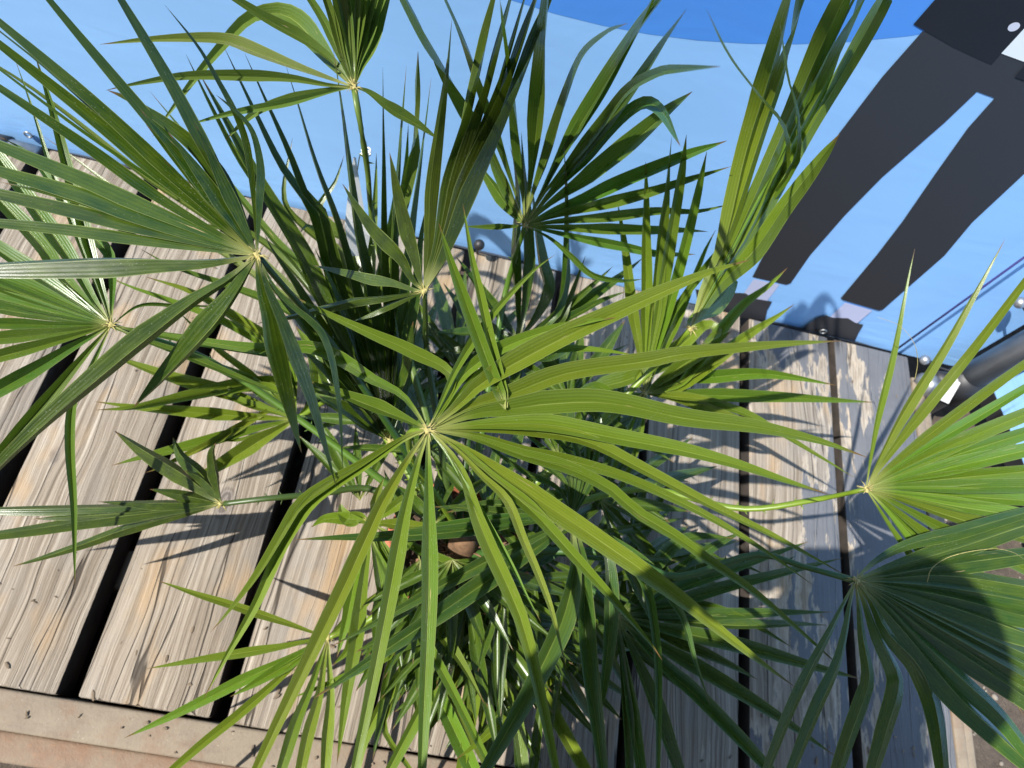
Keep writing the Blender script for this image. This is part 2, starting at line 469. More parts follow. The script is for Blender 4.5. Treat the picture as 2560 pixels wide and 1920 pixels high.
prnt('printed_shoe', [z6(790,470), z6(835,430), z6(885,398), z6(940,382), z6(985,398), z6(1080,400), z6(1130,432), z6(1180,442), z6(1150,492), z6(1125,545), z6(1000,515)], SH, 3)

# fixings along the banner: grommets sewn into the hem, ball ties
GREY = simple('zinc_steel', (0.36, 0.37, 0.38), 0.42, 0.2, 60, 0.8)
BLACK = simple('black_rubber', (0.018, 0.018, 0.020), 0.5, 0.2)
def grommet(px, py):
    p = at_y(px, py, BY - 0.006)
    bm = bmesh.new(); n = 20
    for j in range(n):
        pass
    add_tube(bm, [(p.x + 0.0065*math.cos(2*math.pi*j/n), BY-0.005, p.z + 0.0065*math.sin(2*math.pi*j/n)) for j in range(n+1)], 0.0018, 8, caps=False)
    from_bm('grommet', bm, GREY, ban, True)
for q in ((2058, 830), (1484, 690), (2312, 900), (70, 338)): grommet(*q)
def ball_tie(px, py, dark, label, dst=None):
    p = at_y(px, py, BY - 0.03)
    t = tag(empty('ball_tie', p), label, 'tie', 'ball ties holding the banners')
    bm = bmesh.new(); bmesh.ops.create_uvsphere(bm, u_segments=20, v_segments=12, radius=0.0105, matrix=Matrix.Translation(p))
    from_bm('ball', bm, BLACK if dark else GREY, t, True)
    dst = dst or Vector((p.x, BY+0.0, -0.03))
    bm = bmesh.new(); pts, _ = spline([p, p.lerp(dst, .5)+Vector((0, 0, -0.006)), dst], 9); add_tube(bm, pts, 0.0022, 6)
    from_bm('cord', bm, BLACK, t, True)
ball_tie(1198, 612, True, 'black ball tie at the deck end under the middle of the banner')

# pole at the right, second banner beyond it
pole_b = at(2392, 962, -0.02)
pole = tag(empty('banner_pole', (pole_b.x, pole_b.y, GZ)), 'dark grey round pole at the right between two blue banners', 'pole')
bm = bmesh.new()
add_tube(bm, [(pole_b.x, pole_b.y, GZ), (pole_b.x, pole_b.y, 0.6), (pole_b.x, pole_b.y, 1.95)], 0.0285, 28)
from_bm('tube', bm, simple('pole_grey', (0.30, 0.30, 0.305), 0.42, 0.2, 20, 0.4), pole, True)
bm = bmesh.new()
add_tube(bm, [(pole_b.x, pole_b.y, -0.05), (pole_b.x, pole_b.y, 0.03)], 0.037, 28)
add_tube(bm, [(pole_b.x-0.035, pole_b.y-0.01, 0.0), (pole_b.x-0.075, pole_b.y-0.015, 0.0)], 0.02, 14)
from_bm('foot_collar', bm, BLACK, pole, True)
bm = bmesh.new()
add_tube(bm, [(pole_b.x-0.072, pole_b.y-0.02, -0.004), (pole_b.x-0.085, pole_b.y-0.03, -0.004), (pole_b.x-0.10, pole_b.y-0.045, -0.006)], [0.022, 0.03, 0.026], 18)
from_bm('clamp', bm, GREY, pole, True)
ball_tie(2312, 900, False, 'steel ball tie left of the dark pole', Vector((pole_b.x-0.03, pole_b.y-0.005, 0.03)))
ball_tie(2550, 757, False, 'steel ball tie highest on the dark pole', Vector((pole_b.x, pole_b.y-0.03, 0.22)))
s0, s1 = at(2425, 905, -0.06), at(2562, 1262, -0.06)
sd = (s1 - s0).normalized()
side = tag(empty('side_banner', s0), 'second pale blue banner with black hem right of the pole', 'banner')
bm = bmesh.new()
g = []
for i in range(25):
    row = []
    for j in range(21):
        b_ = s0 + sd*(0.004 + 0.9*i/24); z = -0.06 + 0.022 + 1.95*j/20
        row.append(bm.verts.new((b_.x + 0.010*math.sin(i/24*3.1)*1.0, b_.y, z)))
    g.append(row)
for i in range(24):
    for j in range(20): bm.faces.new((g[i][j], g[i+1][j], g[i+1][j+1], g[i][j+1]))
from_bm('fabric', bm, BLUE, side, True)
bm = bmesh.new()
for i in range(24):
    a = s0 + sd*(0.9*i/24 + .004); b_ = s0 + sd*(0.9*(i+1)/24 + .004)
    ox, ox2 = 0.010*math.sin(i/24*3.1), 0.010*math.sin((i+1)/24*3.1)
    nrm = Vector((-sd.y, sd.x, 0)) * -0.003
    q = [Vector((a.x+ox, a.y, -0.075)) + nrm, Vector((b_.x+ox2, b_.y, -0.075)) + nrm, Vector((b_.x+ox2, b_.y, -0.032)) + nrm, Vector((a.x+ox, a.y, -0.032)) + nrm]
    bm.faces.new([bm.verts.new(v) for v in q])
bmesh.ops.remove_doubles(bm, verts=bm.verts, dist=1e-5)
bmesh.ops.solidify(bm, geom=bm.faces[:], thickness=0.002)
from_bm('hem', bm, BLACK, side)
pb2 = at(2454, 937, 0.0)
ball_tie(2454, 937, False, 'steel ball tie on the second banner right of the dark pole', Vector((pole_b.x+0.02, pole_b.y-0.02, 0.02)))
# purple cord in front of the banner
c0, c1 = at_y(2232, 880, BY-0.02), at_y(2700, 543, BY-0.02)
bm = bmesh.new(); add_tube(bm, [c0, c0.lerp(c1, .5), c1], 0.0021, 8)
tag(from_bm('guy_cord', bm, simple('cord_purple', (0.035, 0.035, 0.16), 0.6), None, True), 'thin taut purple cord running up in front of the blue banner', 'cord')
# white card by the pole foot
def z_r7(x, y, z): return at(2150 + x/2.963, 840 + y/2.963, z)
bm = bmesh.new()
vs = [bm.verts.new(z_r7(x, y, z)) for x, y, z in ((568,462,.0), (655,503,.0), (747,345,.022), (735,318,.022), (688,308,.02), (600,395,.008))]
bm.faces.new(vs)
bmesh.ops.solidify(bm, geom=bm.faces[:], thickness=0.0008)
tag(from_bm('white_card', bm, simple('white_plastic', (0.82, 0.82, 0.80), 0.4, 0.02)), 'blank white plastic card lying at the foot of the dark pole', 'card')
# left end: scaffold coupler by the banner hem
lc = at_y(45, 372, 0.83)
cl = tag(empty('pipe_coupler', lc), 'grey steel pipe coupler at the far left end of the deck', 'coupler')
bm = bmesh.new(); add_tube(bm, [lc+Vector((-0.09, 0.0, 0.004)), lc+Vector((0.035, 0.0, 0.0))], 0.014, 16)
from_bm('pipe', bm, GREY, cl, True)
bm = bmesh.new(); add_tube(bm, [lc+Vector((-0.035, 0, 0)), lc+Vector((-0.012, 0, 0))], 0.019, 16)
add_box(bm, lc+Vector((-0.03, -0.03, -0.012)), lc+Vector((-0.016, -0.012, 0.012)), 0.002)
from_bm('clamp', bm, BLACK, cl, True)

# ------------------------------------------------------------------ pot
PC = Vector((0.083, 0.222, 0.0))
pot = tag(empty('plant_pot', PC), 'round terracotta plant pot almost hidden under the palm leaves', 'plant pot')
TERRA = simple('terracotta', (0.46, 0.145, 0.07), 0.75, 0.18, 35, 0, 0.3)
bm = bmesh.new()
add_lathe(bm, [(0.0, 0.001), (0.066, 0.001), (0.072, 0.006), (0.086, 0.135), (0.088, 0.138)], PC, 56)
from_bm('body', bm, TERRA, pot, True)
bm = bmesh.new()
rr = add_lathe(bm, [(0.0875, 0.137), (0.0975, 0.138), (0.0995, 0.142), (0.101, 0.176), (0.099, 0.180), (0.091, 0.180), (0.089, 0.176), (0.086, 0.135)], PC, 56)
from_bm('rim', bm, TERRA, pot, True)
bm = bmesh.new()
for i in range(9):
    for k in range(40):
        pass
rings = []
for i in range(10):
    r = 0.0875*i/9
    rings.append([bm.verts.new(PC + Vector((r*math.cos(a), r*math.sin(a), 0.158 + 0.006*noise.noise(Vector((r*60*math.cos(a), r*60*math.sin(a), 3)))))) for a in [2*math.pi*k/40 for k in range(40)]])
for a, b in zip(rings, rings[1:]):
    for k in range(40): bm.faces.new((a[k], a[(k+1) % 40], b[(k+1) % 40], b[k]))
bmesh.ops.remove_doubles(bm, verts=bm.verts, dist=1e-5)
from_bm('soil', bm, soil_material('potting_soil', (0.05, 0.032, 0.022), (0.16, 0.10, 0.065), 90), pot, True)
bm = bmesh.new()
for i in range(70):
    a, r = rnd.uniform(0, 6.28), 0.082*math.sqrt(rnd.random())
    q = PC + Vector((r*math.cos(a), r*math.sin(a), 0.161)); s = rnd.uniform(.003, .008)
    m = Matrix.Translation(q) @ Matrix.Rotation(rnd.uniform(0, 6), 4, Vector((rnd.random(), rnd.random(), 1)).normalized()) @ Matrix.Diagonal((s*1.6, s*.8, s*.45, 1))
    bmesh.ops.create_icosphere(bm, subdivisions=1, radius=1, matrix=m)
chips = from_bm('bark_chips', bm, simple('bark', (0.24, 0.13, 0.075), 0.9, 0.4, 80), pot)
chips['kind'] = 'stuff'

# ------------------------------------------------------------------ fan palm
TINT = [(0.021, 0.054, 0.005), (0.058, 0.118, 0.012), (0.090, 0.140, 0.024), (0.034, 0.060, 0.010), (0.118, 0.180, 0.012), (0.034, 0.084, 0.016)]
FANS = [
 ('A',(643, 638),0.6,0,-1,[(869,912,0.42)],'large dark green fan leaf spreading over the left edge',[
  (43,0.12,[(389,350),(218,187),(0,23),(-117,-62)]),
  (43,0.1,[(428,439),(218,253),(0,93),(-136,-8)]),
  (41,0.16,[(544,505),(447,350),(311,194),(132,0),(70,-74)]),
  (39,0.06,[(408,517),(218,365),(0,218),(-124,136)]),
  (12,0.07,[(408,412),(311,323),(117,144),(0,62),(-58,19)]),
  (12,0.05,[(447,482),(218,342),(0,175),(-47,140)]),
  (47,0.05,[(408,517),(218,420),(0,342),(-136,295)]),
  (47,0.04,[(428,564),(218,459),(0,408),(-136,373)]),
  (27,0.02,[(389,544),(194,482),(58,459),(0,455)]),
  (43,0.03,[(408,575),(194,505),(0,463),(-128,443)]),
  (35,0.02,[(428,595),(194,544),(0,529),(-128,529)]),
  (49,0,[(525,671),(350,665),(0,669),(-136,675)]),
  (52,-0.02,[(575,694),(467,731),(330,815),(233,889),(89,1013),(0,1107),(-47,1169)]),
  (52,-0.06,[(607,733),(564,803),(428,939),(334,1019)]),
  (58,-0.1,[(657,726),(692,803),(731,990),(754,1132)]),
  (43,-0.1,[(684,733),(731,803),(797,951),(828,1107),(842,1223)]),
  (21,-0.1,[(700,733),(809,834),(848,990),(857,1180)]),
  (43,0.14,[(607,505),(564,389),(517,288),(467,194),(389,78),(325,-8)]),
  (21,0.14,[(638,505),(622,369),(595,288),(544,194),(498,117),(412,12)]),
  (23,0.08,[(653,505),(657,428),(641,346),(618,303),(575,264),(540,237)]),
  (54,0.06,[(583,486),(525,397),(447,323),(330,249),(268,225)]),
  (39,0.05,[(544,486),(467,408),(408,350),(365,311)]),
  (43,0.06,[(564,505),(486,408),(408,330),(350,272)]),
  (43,0.05,[(583,525),(537,447),(478,381),(420,330)]),
  (39,0.05,[(607,525),(560,428),(517,350),(486,307)])]),
 ('B',(278, 813),0.4,1,1,[(544,912,0.3)],'fan leaf cut by the left edge below the large dark fan',[
  (35,0.14,[(268,757),(241,679),(210,583),(156,369),(128,253),(86,132)]),
  (43,0.1,[(233,749),(187,638),(117,537),(0,381),(-39,330)]),
  (43,0.08,[(218,768),(136,679),(117,614),(0,486),(-47,439)]),
  (43,0.06,[(175,737),(70,667),(-31,601)]),
  (43,0.05,[(163,749),(39,698),(-58,663)]),
  (39,0.04,[(156,768),(0,710),(-70,687)]),
  (37,0.03,[(148,784),(0,741),(-70,726)]),
  (31,0.02,[(136,799),(0,772),(-70,761)]),
  (31,0.02,[(136,815),(0,807),(-70,807)]),
  (37,0,[(148,834),(0,846),(-70,854)]),
  (37,0,[(156,850),(0,889),(-78,912)]),
  (45,-0.03,[(167,877),(78,939),(0,986),(-58,1013)]),
  (39,-0.05,[(202,893),(109,1002),(23,1099),(-23,1157)]),
  (26,-0.12,[(249,873),(218,939),(183,1002),(175,1107),(185,1278),(187,1466)]),
  (27,-0.03,[(350,831),(505,854),(661,881),(762,908)]),
  (23,-0.04,[(330,846),(439,877),(583,935),(739,1002)]),
  (10,-0.06,[(350,764),(447,765),(552,766)]),
  (16,0.1,[(194,607),(117,428),(78,272),(35,140)]),
  (31,0.04,[(272,638),(194,556),(78,389),(0,342)])]),
 ('C',(885, 218),0.58,2,1,[(901,311,0.56),(918,420,0.48),(937,583,0.38)],'pale fan leaf standing against the blue banner at top with a white tie on its stalk',[
  (29,-0.02,[(816,194),(739,167),(641,128),(564,100),(408,97),(249,111)]),
  (31,0.08,[(836,156),(758,97),(661,43),(572,-12)]),
  (37,-0.12,[(836,167),(797,117),(739,51),(688,30),(622,47),(544,128),(498,183),(428,276),(381,342)]),
  (29,0.02,[(816,212),(739,198),(653,191),(467,191),(338,210),(264,226)]),
  (25,-0.04,[(824,225),(739,245),(657,272),(607,307),(564,350)]),
  (21,-0.02,[(836,227),(719,257),(575,284),(467,313)]),
  (31,0.14,[(881,163),(866,78),(846,0),(827,-62)]),
  (31,0.14,[(883,156),(873,78),(862,0),(854,-70)]),
  (29,0.14,[(885,156),(885,78),(885,0),(885,-70)]),
  (29,0.14,[(887,156),(897,78),(906,0),(912,-70)]),
  (29,0.13,[(891,156),(908,78),(926,0),(939,-70)]),
  (31,0.12,[(895,163),(920,97),(943,0),(959,-66)]),
  (33,0.1,[(901,171),(928,117),(955,16),(971,-47)]),
  (23,0.08,[(848,136),(813,58),(762,-23)]),
  (23,0.1,[(855,136),(832,47),(805,-31)]),
  (23,0.1,[(863,136),(848,47),(832,-31)]),
  (29,-0.05,[(920,229),(967,264),(1044,311),(1099,350)])]),
 ('D',(1062, 729),0.5,3,-1,[(1064,815,0.44),(1068,881,0.36)],'dark folded fan leaf rising towards the viewer',[
  (23,0.088,[(1066,687),(1085,638),(1099,428),(1118,233),(1130,45)]),
  (37,0.138,[(1068,687),(1103,638),(1145,389),(1200,156),(1243,-31)]),
  (37,0.138,[(1118,638),(1177,389),(1227,214),(1285,-31)]),
  (45,0.143,[(1128,638),(1212,389),(1289,175),(1352,-31)]),
  (43,0.143,[(1138,638),(1223,420),(1317,175),(1390,-31)]),
  (31,0.132,[(1134,638),(1200,404),(1270,194),(1320,-23)]),
  (23,0.077,[(1064,691),(1068,638),(1083,428),(1103,272),(1118,146)]),
  (33,0.03,[(1029,706),(1013,638),(928,564),(856,459)]),
  (33,0.06,[(1048,694),(1044,638),(1017,544),(974,381)]),
  (25,-0.02,[(1029,720),(978,694),(908,683),(850,671),(781,663)]),
  (19,-0.03,[(1025,733),(959,741),(897,739),(850,753),(739,788),(641,809)]),
  (12,-0.04,[(1033,739),(967,768),(908,794),(873,807)])]),
 ('E',(1313, 564),0.42,1,1,[(1289,638,0.36),(1258,757,0.3)],'glossy fan leaf spread against the blue banner right of centre',[
  (37,0.2,[(1324,486),(1338,389),(1352,194),(1371,-47)]),
  (29,0.17,[(1313,486),(1301,389),(1289,241),(1266,78),(1250,0)]),
  (33,0.14,[(1332,486),(1367,389),(1410,253),(1449,148),(1511,86),(1569,58)]),
  (37,0.2,[(1344,486),(1394,350),(1491,175),(1569,58),(1651,-23)]),
  (24,0.18,[(1355,482),(1410,369),(1526,233),(1604,89),(1651,-23)]),
  (25,0.06,[(1359,486),(1414,420),(1511,299),(1569,225),(1647,181),(1700,173),(1801,166)]),
  (28,0.14,[(1367,490),(1433,428),(1573,264),(1651,136),(1716,23)]),
  (25,0.02,[(1371,494),(1453,408),(1550,299),(1612,257),(1651,276),(1701,365)]),
  (39,0.08,[(1375,502),(1472,447),(1569,369),(1666,280),(1731,229)]),
  (37,0.05,[(1383,517),(1472,486),(1589,428),(1708,381),(1817,352)]),
  (33,0.03,[(1387,533),(1491,517),(1628,490),(1704,459),(1828,416)]),
  (29,0.02,[(1394,552),(1511,548),(1647,529),(1747,544),(1832,509)]),
  (28,0,[(1394,572),(1511,579),(1628,579),(1705,575),(1770,579)]),
  (24,-0.03,[(1387,587),(1472,614),(1569,638),(1642,656),(1739,636)]),
  (17,-0.05,[(1375,595),(1425,638),(1480,687),(1550,702),(1608,698)]),
  (33,0.04,[(1282,544),(1250,513),(1223,467),(1196,424),(1184,389)]),
  (33,0.12,[(1285,505),(1262,428),(1223,350),(1161,249),(1083,124),(1002,-19)]),
  (23,0.12,[(1297,486),(1262,350),(1231,241),(1188,117),(1118,-12)]),
  (16,0,[(1270,570),(1215,572),(1157,566)]),
  (31,0.05,[(1282,521),(1243,435),(1223,373),(1212,342)])]),
 ('T',(1297, 850),0.28,0,1,[(1200,951,0.25)],'dark narrow fan leaf standing below the glossy fan',[
  (33,0.12,[(1293,796),(1289,718),(1285,638),(1313,486),(1301,408),(1274,364)]),
  (33,0.12,[(1317,796),(1340,698),(1344,638),(1324,486),(1303,330)]),
  (35,0.1,[(1340,788),(1367,718),(1355,663),(1340,564),(1328,459)]),
  (31,0.12,[(1375,803),(1406,737),(1414,638),(1416,505),(1410,362)]),
  (16,0.06,[(1394,811),(1422,749),(1464,638)]),
  (19,0.04,[(1355,827),(1433,788),(1495,749),(1569,727)]),
  (19,0.05,[(1348,827),(1425,776),(1491,714),(1532,666)]),
  (29,0.03,[(1375,815),(1472,764),(1569,687),(1608,644)]),
  (31,0.03,[(1258,815),(1212,757),(1173,687),(1138,640)]),
  (31,-0.01,[(1239,827),(1169,796),(1130,741),(1107,706)]),
  (23,0.02,[(1239,842),(1192,819),(1118,827),(1083,831)]),
  (23,0.02,[(1262,807),(1231,757),(1200,702),(1161,679)]),
  (31,-0.03,[(1317,869),(1344,873),(1375,858)]),
  (31,-0.03,[(1239,858),(1192,869),(1142,889),(1099,877)]),
  (23,-0.04,[(1328,893),(1394,881),(1433,834)]),
  (27,-0.04,[(1278,881),(1239,912),(1200,920)])]),
 ('F',(1727, 823),0.46,4,-1,[(1642,912,0.38)],'tall folded fan leaf standing upright right of centre',[
  (45,0.34,[(1766,718),(1828,638),(1867,389),(1929,194),(1984,-31)]),
  (39,0.34,[(1770,718),(1844,583),(1918,350),(1980,156),(2023,-31)]),
  (43,0.35,[(1778,718),(1856,583),(1972,311),(2046,136),(2120,-31)]),
  (49,0.35,[(1786,710),(1875,622),(1972,408),(2069,233),(2178,-31)]),
  (37,0.34,[(1789,706),(1902,583),(2030,330),(2128,167),(2233,-31)]),
  (49,0.1,[(1789,710),(1894,638),(1972,505),(2046,408),(2099,335)]),
  (10,0.33,[(1933,467),(1995,330),(2050,202),(2147,-16)]),
  (37,-0.03,[(1723,807),(1789,757),(1832,702),(1824,691),(1797,726)])]),
 ('G',(1070, 1075),0.52,4,1,[(1025,1081,0.49),(1037,1157,0.4)],'large bright green fan leaf opened wide in the middle',[
  (23,0.06,[(1099,1013),(1138,928),(1180,858),(1243,772),(1336,675),(1388,636)]),
  (35,0.03,[(1107,1021),(1157,939),(1239,877),(1355,831),(1472,803),(1540,794)]),
  (29,0,[(1118,1021),(1161,974),(1239,908),(1336,879),(1472,873),(1596,889)]),
  (56,0.06,[(1145,1013),(1200,959),(1355,869),(1550,776),(1710,706),(1778,679),(1873,650)]),
  (45,0,[(1169,1017),(1278,982),(1414,932),(1628,900),(1700,885),(1933,862),(2104,852)]),
  (58,-0.02,[(1184,1033),(1278,1021),(1355,1009),(1511,1005),(1710,1044),(1894,1068),(2050,1103),(2167,1143)]),
  (45,-0.02,[(1184,1064),(1278,1060),(1375,1062),(1550,1095),(1710,1126),(1856,1165),(1972,1204),(2069,1235)]),
  (35,-0.04,[(1184,1072),(1313,1076),(1460,1099),(1606,1171),(1780,1264),(1933,1339),(2118,1441)]),
  (29,-0.03,[(1188,1087),(1313,1127),(1435,1154),(1557,1191),(1679,1244),(1780,1296),(1910,1376),(2034,1464)]),
  (34,-0.04,[(1180,1093),(1301,1136),(1423,1171),(1533,1227),(1587,1277),(1679,1333),(1780,1406),(1875,1471),(1992,1570),(2104,1670)]),
  (58,-0.02,[(1153,1103),(1239,1149),(1348,1223),(1396,1255),(1479,1304),(1606,1389),(1728,1487),(1797,1555),(1894,1644),(1988,1718)]),
  (36,-0.02,[(1138,1110),(1239,1200),(1321,1267),(1386,1335),(1460,1418),(1545,1512),(1631,1614),(1655,1650)]),
  (44,-0.06,[(1114,1118),(1157,1184),(1192,1291),(1225,1372),(1270,1469),(1305,1555),(1348,1722),(1394,1944)]),
  (19,-0.03,[(1122,1122),(1165,1192),(1219,1287),(1262,1353),(1297,1423),(1320,1485),(1352,1555)]),
  (25,0,[(1130,1114),(1208,1192),(1267,1250),(1308,1348),(1345,1433),(1377,1519),(1396,1592),(1416,1670)]),
  (45,-0.06,[(1070,1107),(1075,1177),(1083,1278),(1087,1353),(1091,1469),(1083,1625),(1064,1858),(1058,1959)]),
  (45,-0.06,[(1056,1107),(1033,1149),(994,1278),(982,1353),(961,1508),(928,1703),(881,1936)]),
  (45,-0.07,[(1041,1103),(998,1145),(928,1239),(901,1306),(862,1403),(836,1469),(770,1605),(692,1780),(622,1944)]),
  (37,-0.12,[(1013,1097),(920,1159),(851,1200),(781,1249),(724,1328),(696,1380),(641,1508),(564,1644),(509,1747)]),
  (29,-0.08,[(1021,1087),(895,1164),(827,1205),(749,1261),(708,1326),(641,1438),(572,1528),(525,1582)]),
  (39,0.02,[(1017,1044),(947,1013),(850,982),(770,951)]),
  (37,0.02,[(1130,943),(1025,877),(928,834),(850,799),(778,764),(735,741)]),
  (37,-0.02,[(1025,1009),(998,982),(928,947),(850,897),(778,869),(661,873),(537,858),(389,834),(334,831)]),
  (-37,0.1,[(1263,1023),(1250,986),(1223,920),(1192,842),(1153,741),(1118,640),(1097,558)]),
  (-25,0.1,[(1268,1019),(1258,982),(1239,912),(1215,834),(1188,718),(1169,640),(1157,509)])]),
 ('H',(2165, 1223),0.44,4,1,[(2050,1247,0.38),(1856,1272,0.32),(1589,1223,0.28)],'bright fan leaf at the right edge of the picture in full sun',[
  (19,0.1,[(2170,1145),(2186,1048),(2237,873),(2268,698),(2287,622)]),
  (28,0.09,[(2190,1153),(2244,1040),(2361,873),(2439,737),(2513,597)]),
  (32,0.08,[(2198,1157),(2264,1068),(2419,893),(2560,706),(2641,601)]),
  (26,0.07,[(2205,1165),(2303,1079),(2439,978),(2560,897),(2653,834)]),
  (24,0.06,[(2213,1173),(2322,1095),(2439,1033),(2560,963),(2664,904)]),
  (34,0.05,[(2221,1180),(2361,1103),(2458,1060),(2560,1025),(2672,982)]),
  (34,0.04,[(2229,1188),(2361,1134),(2560,1075),(2680,1040)]),
  (36,0.03,[(2229,1196),(2380,1161),(2560,1122),(2684,1095)]),
  (35,0.02,[(2233,1204),(2380,1192),(2560,1177),(2688,1165)]),
  (33,0.02,[(2237,1213),(2380,1215),(2560,1212),(2688,1212)]),
  (33,0,[(2237,1221),(2380,1235),(2560,1247),(2688,1258)]),
  (33,0,[(2233,1229),(2380,1258),(2560,1279),(2672,1306)]),
  (33,-0.01,[(2233,1237),(2361,1278),(2560,1333),(2672,1376)]),
  (31,-0.02,[(2225,1247),(2353,1322),(2478,1376),(2594,1438)]),
  (29,-0.02,[(2217,1254),(2322,1341),(2439,1423),(2560,1524)]),
  (24,-0.04,[(2202,1258),(2283,1341),(2361,1403),(2404,1442)]),
  (23,-0.06,[(2186,1258),(2221,1322),(2272,1399),(2380,1547),(2478,1668)]),
  (27,-0.06,[(2217,1256),(2307,1349),(2400,1438),(2478,1586),(2560,1792)])]),
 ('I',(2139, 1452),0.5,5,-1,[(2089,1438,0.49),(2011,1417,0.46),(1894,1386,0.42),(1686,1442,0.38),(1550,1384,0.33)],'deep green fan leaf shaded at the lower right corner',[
  (31,0.06,[(2178,1411),(2264,1364),(2400,1329),(2560,1283),(2672,1252)]),
  (45,0.05,[(2205,1427),(2283,1403),(2400,1368),(2560,1314),(2672,1283)]),
  (41,0.04,[(2225,1438),(2322,1421),(2560,1388),(2672,1372)]),
  (45,0.03,[(2225,1446),(2361,1442),(2560,1469),(2672,1493)]),
  (47,0.02,[(2225,1456),(2361,1469),(2560,1504),(2672,1528)]),
  (47,0.01,[(2225,1466),(2361,1493),(2560,1543),(2672,1570)]),
  (47,0,[(2221,1473),(2361,1518),(2560,1586),(2672,1621)]),
  (47,-0.01,[(2217,1481),(2341,1539),(2560,1637),(2672,1687)]),
  (47,-0.01,[(2213,1489),(2322,1559),(2560,1695),(2672,1757)]),
  (47,-0.02,[(2209,1497),(2303,1574),(2439,1664),(2560,1745),(2672,1827)]),
  (47,-0.03,[(2202,1500),(2283,1586),(2400,1699),(2501,1792),(2594,1913)]),
  (49,-0.04,[(2190,1504),(2260,1586),(2380,1734),(2478,1827),(2575,1916)]),
  (49,-0.06,[(2178,1504),(2217,1582),(2295,1668),(2338,1780),(2361,1955)]),
  (45,-0.08,[(2163,1508),(2190,1586),(2240,1687),(2240,1734),(2217,1812),(2178,1944)]),
  (39,-0.08,[(2147,1508),(2155,1586),(2172,1695),(2159,1742),(2128,1827),(2089,1944)]),
  (32,-0.06,[(2126,1508),(2112,1586),(2093,1660),(2038,1780),(1972,1944)]),
  (28,-0.06,[(2112,1504),(2077,1574),(2027,1668),(1964,1804),(1910,1944)]),
  (41,-0.01,[(2217,1485),(2341,1549),(2516,1640),(2633,1699)]),
  (41,-0.02,[(2213,1493),(2322,1567),(2478,1672),(2614,1753)])]),
 ('J',(1612, 984),0.28,4,1,[(1550,1029,0.26)],'pale low fan leaf right of the middle fan',[
  (17,0.28,[(1688,768),(1949,447),(1964,334),(1906,249),(1828,148),(1766,23)]),
  (15,0.28,[(1696,768),(1968,447),(1995,311),(1968,187),(1949,51)]),
  (33,0.03,[(1686,951),(1778,943),(1894,934),(1992,945),(2089,963)]),
  (33,0.01,[(1686,978),(1797,984),(1933,986),(2069,996),(2186,1006)]),
  (33,0.1,[(1700,959),(1758,881),(1856,764),(1922,714),(1969,669)]),
  (33,0.07,[(1700,970),(1778,908),(1875,834),(1941,792),(1985,761)]),
  (20,-0.03,[(1700,990),(1778,1007),(1863,1033),(1933,1072),(2030,1130),(2139,1196)]),
  (27,-0.02,[(1700,990),(1797,1033),(1867,1060),(1925,1068)]),
  (30,0.14,[(1612,912),(1581,776),(1573,679),(1561,583),(1544,507)]),
  (31,0.17,[(1616,873),(1620,718),(1618,583),(1618,486),(1614,404)]),
  (30,0.2,[(1622,873),(1643,757),(1651,638),(1665,486),(1679,342)]),
  (28,0.2,[(1628,893),(1659,757),(1670,679),(1696,525),(1708,428),(1716,337)]),
  (28,0.18,[(1635,893),(1678,768),(1723,622),(1747,505),(1767,379)]),
  (23,0.1,[(1639,912),(1686,827),(1735,691),(1758,624),(1789,575)]),
  (37,0.06,[(1647,951),(1700,912),(1774,873),(1828,827)]),
  (35,0.05,[(1589,951),(1624,912),(1700,865),(1758,815),(1787,817),(1787,842),(1751,865)]),
  (35,-0.02,[(1550,1013),(1491,974),(1569,947),(1700,893),(1735,858),(1743,889),(1739,943),(1723,982)]),
  (23,0.02,[(1674,986),(1758,994),(1817,1005)]),
  (17,-0.04,[(1589,1029),(1550,1126),(1511,1223),(1491,1278)]),
  (17,-0.05,[(1612,1029),(1589,1126),(1550,1223),(1519,1278)]),
  (23,0.02,[(1542,990),(1491,963),(1433,982)]),
  (35,0.04,[(1666,967),(1739,920),(1817,889),(1863,858)])]),
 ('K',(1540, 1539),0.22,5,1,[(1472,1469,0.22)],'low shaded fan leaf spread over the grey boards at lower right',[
  (29,0,[(1608,1508),(1686,1462),(1797,1427),(1933,1384),(2023,1353)]),
  (29,0,[(1620,1516),(1719,1500),(1817,1466),(1972,1427),(2106,1395)]),
  (29,-0.02,[(1628,1532),(1758,1539),(1918,1532),(2081,1530)]),
  (23,-0.02,[(1628,1524),(1739,1512),(1856,1547),(1980,1618)]),
  (39,0,[(1628,1563),(1700,1580),(1817,1598),(1914,1625),(2030,1664),(2151,1697)]),
  (41,0,[(1628,1609),(1700,1648),(1817,1703),(1972,1800),(2089,1891)]),
  (41,0.02,[(1608,1609),(1674,1679),(1739,1722),(1856,1839),(1949,1944)]),
  (41,-0.03,[(1589,1625),(1647,1742),(1705,1928)]),
  (29,-0.05,[(1561,1625),(1577,1722),(1589,1800),(1585,1936)]),
  (33,-0.05,[(1558,1625),(1581,1761),(1608,1951)]),
  (29,-0.03,[(1608,1555),(1700,1598),(1817,1648),(1894,1699)]),
  (33,-0.02,[(1628,1493),(1705,1411),(1778,1353),(1856,1329)]),
  (35,-0.01,[(1589,1493),(1647,1403),(1719,1345),(1836,1345)]),
  (29,-0.02,[(1628,1543),(1739,1563),(1856,1574),(1972,1561),(2069,1563)]),
  (27,-0.02,[(1608,1500),(1700,1446),(1817,1403),(1918,1438)])]),
 ('L',(1429, 1298),0.34,5,1,[(1433,1145,0.3)],'blue green arching fan leaf over the pot',[
  (37,-0.04,[(1355,1333),(1200,1403),(1044,1493),(928,1563),(827,1617)]),
  (52,-0.02,[(1375,1361),(1239,1450),(1044,1582),(928,1656),(850,1707),(785,1745)]),
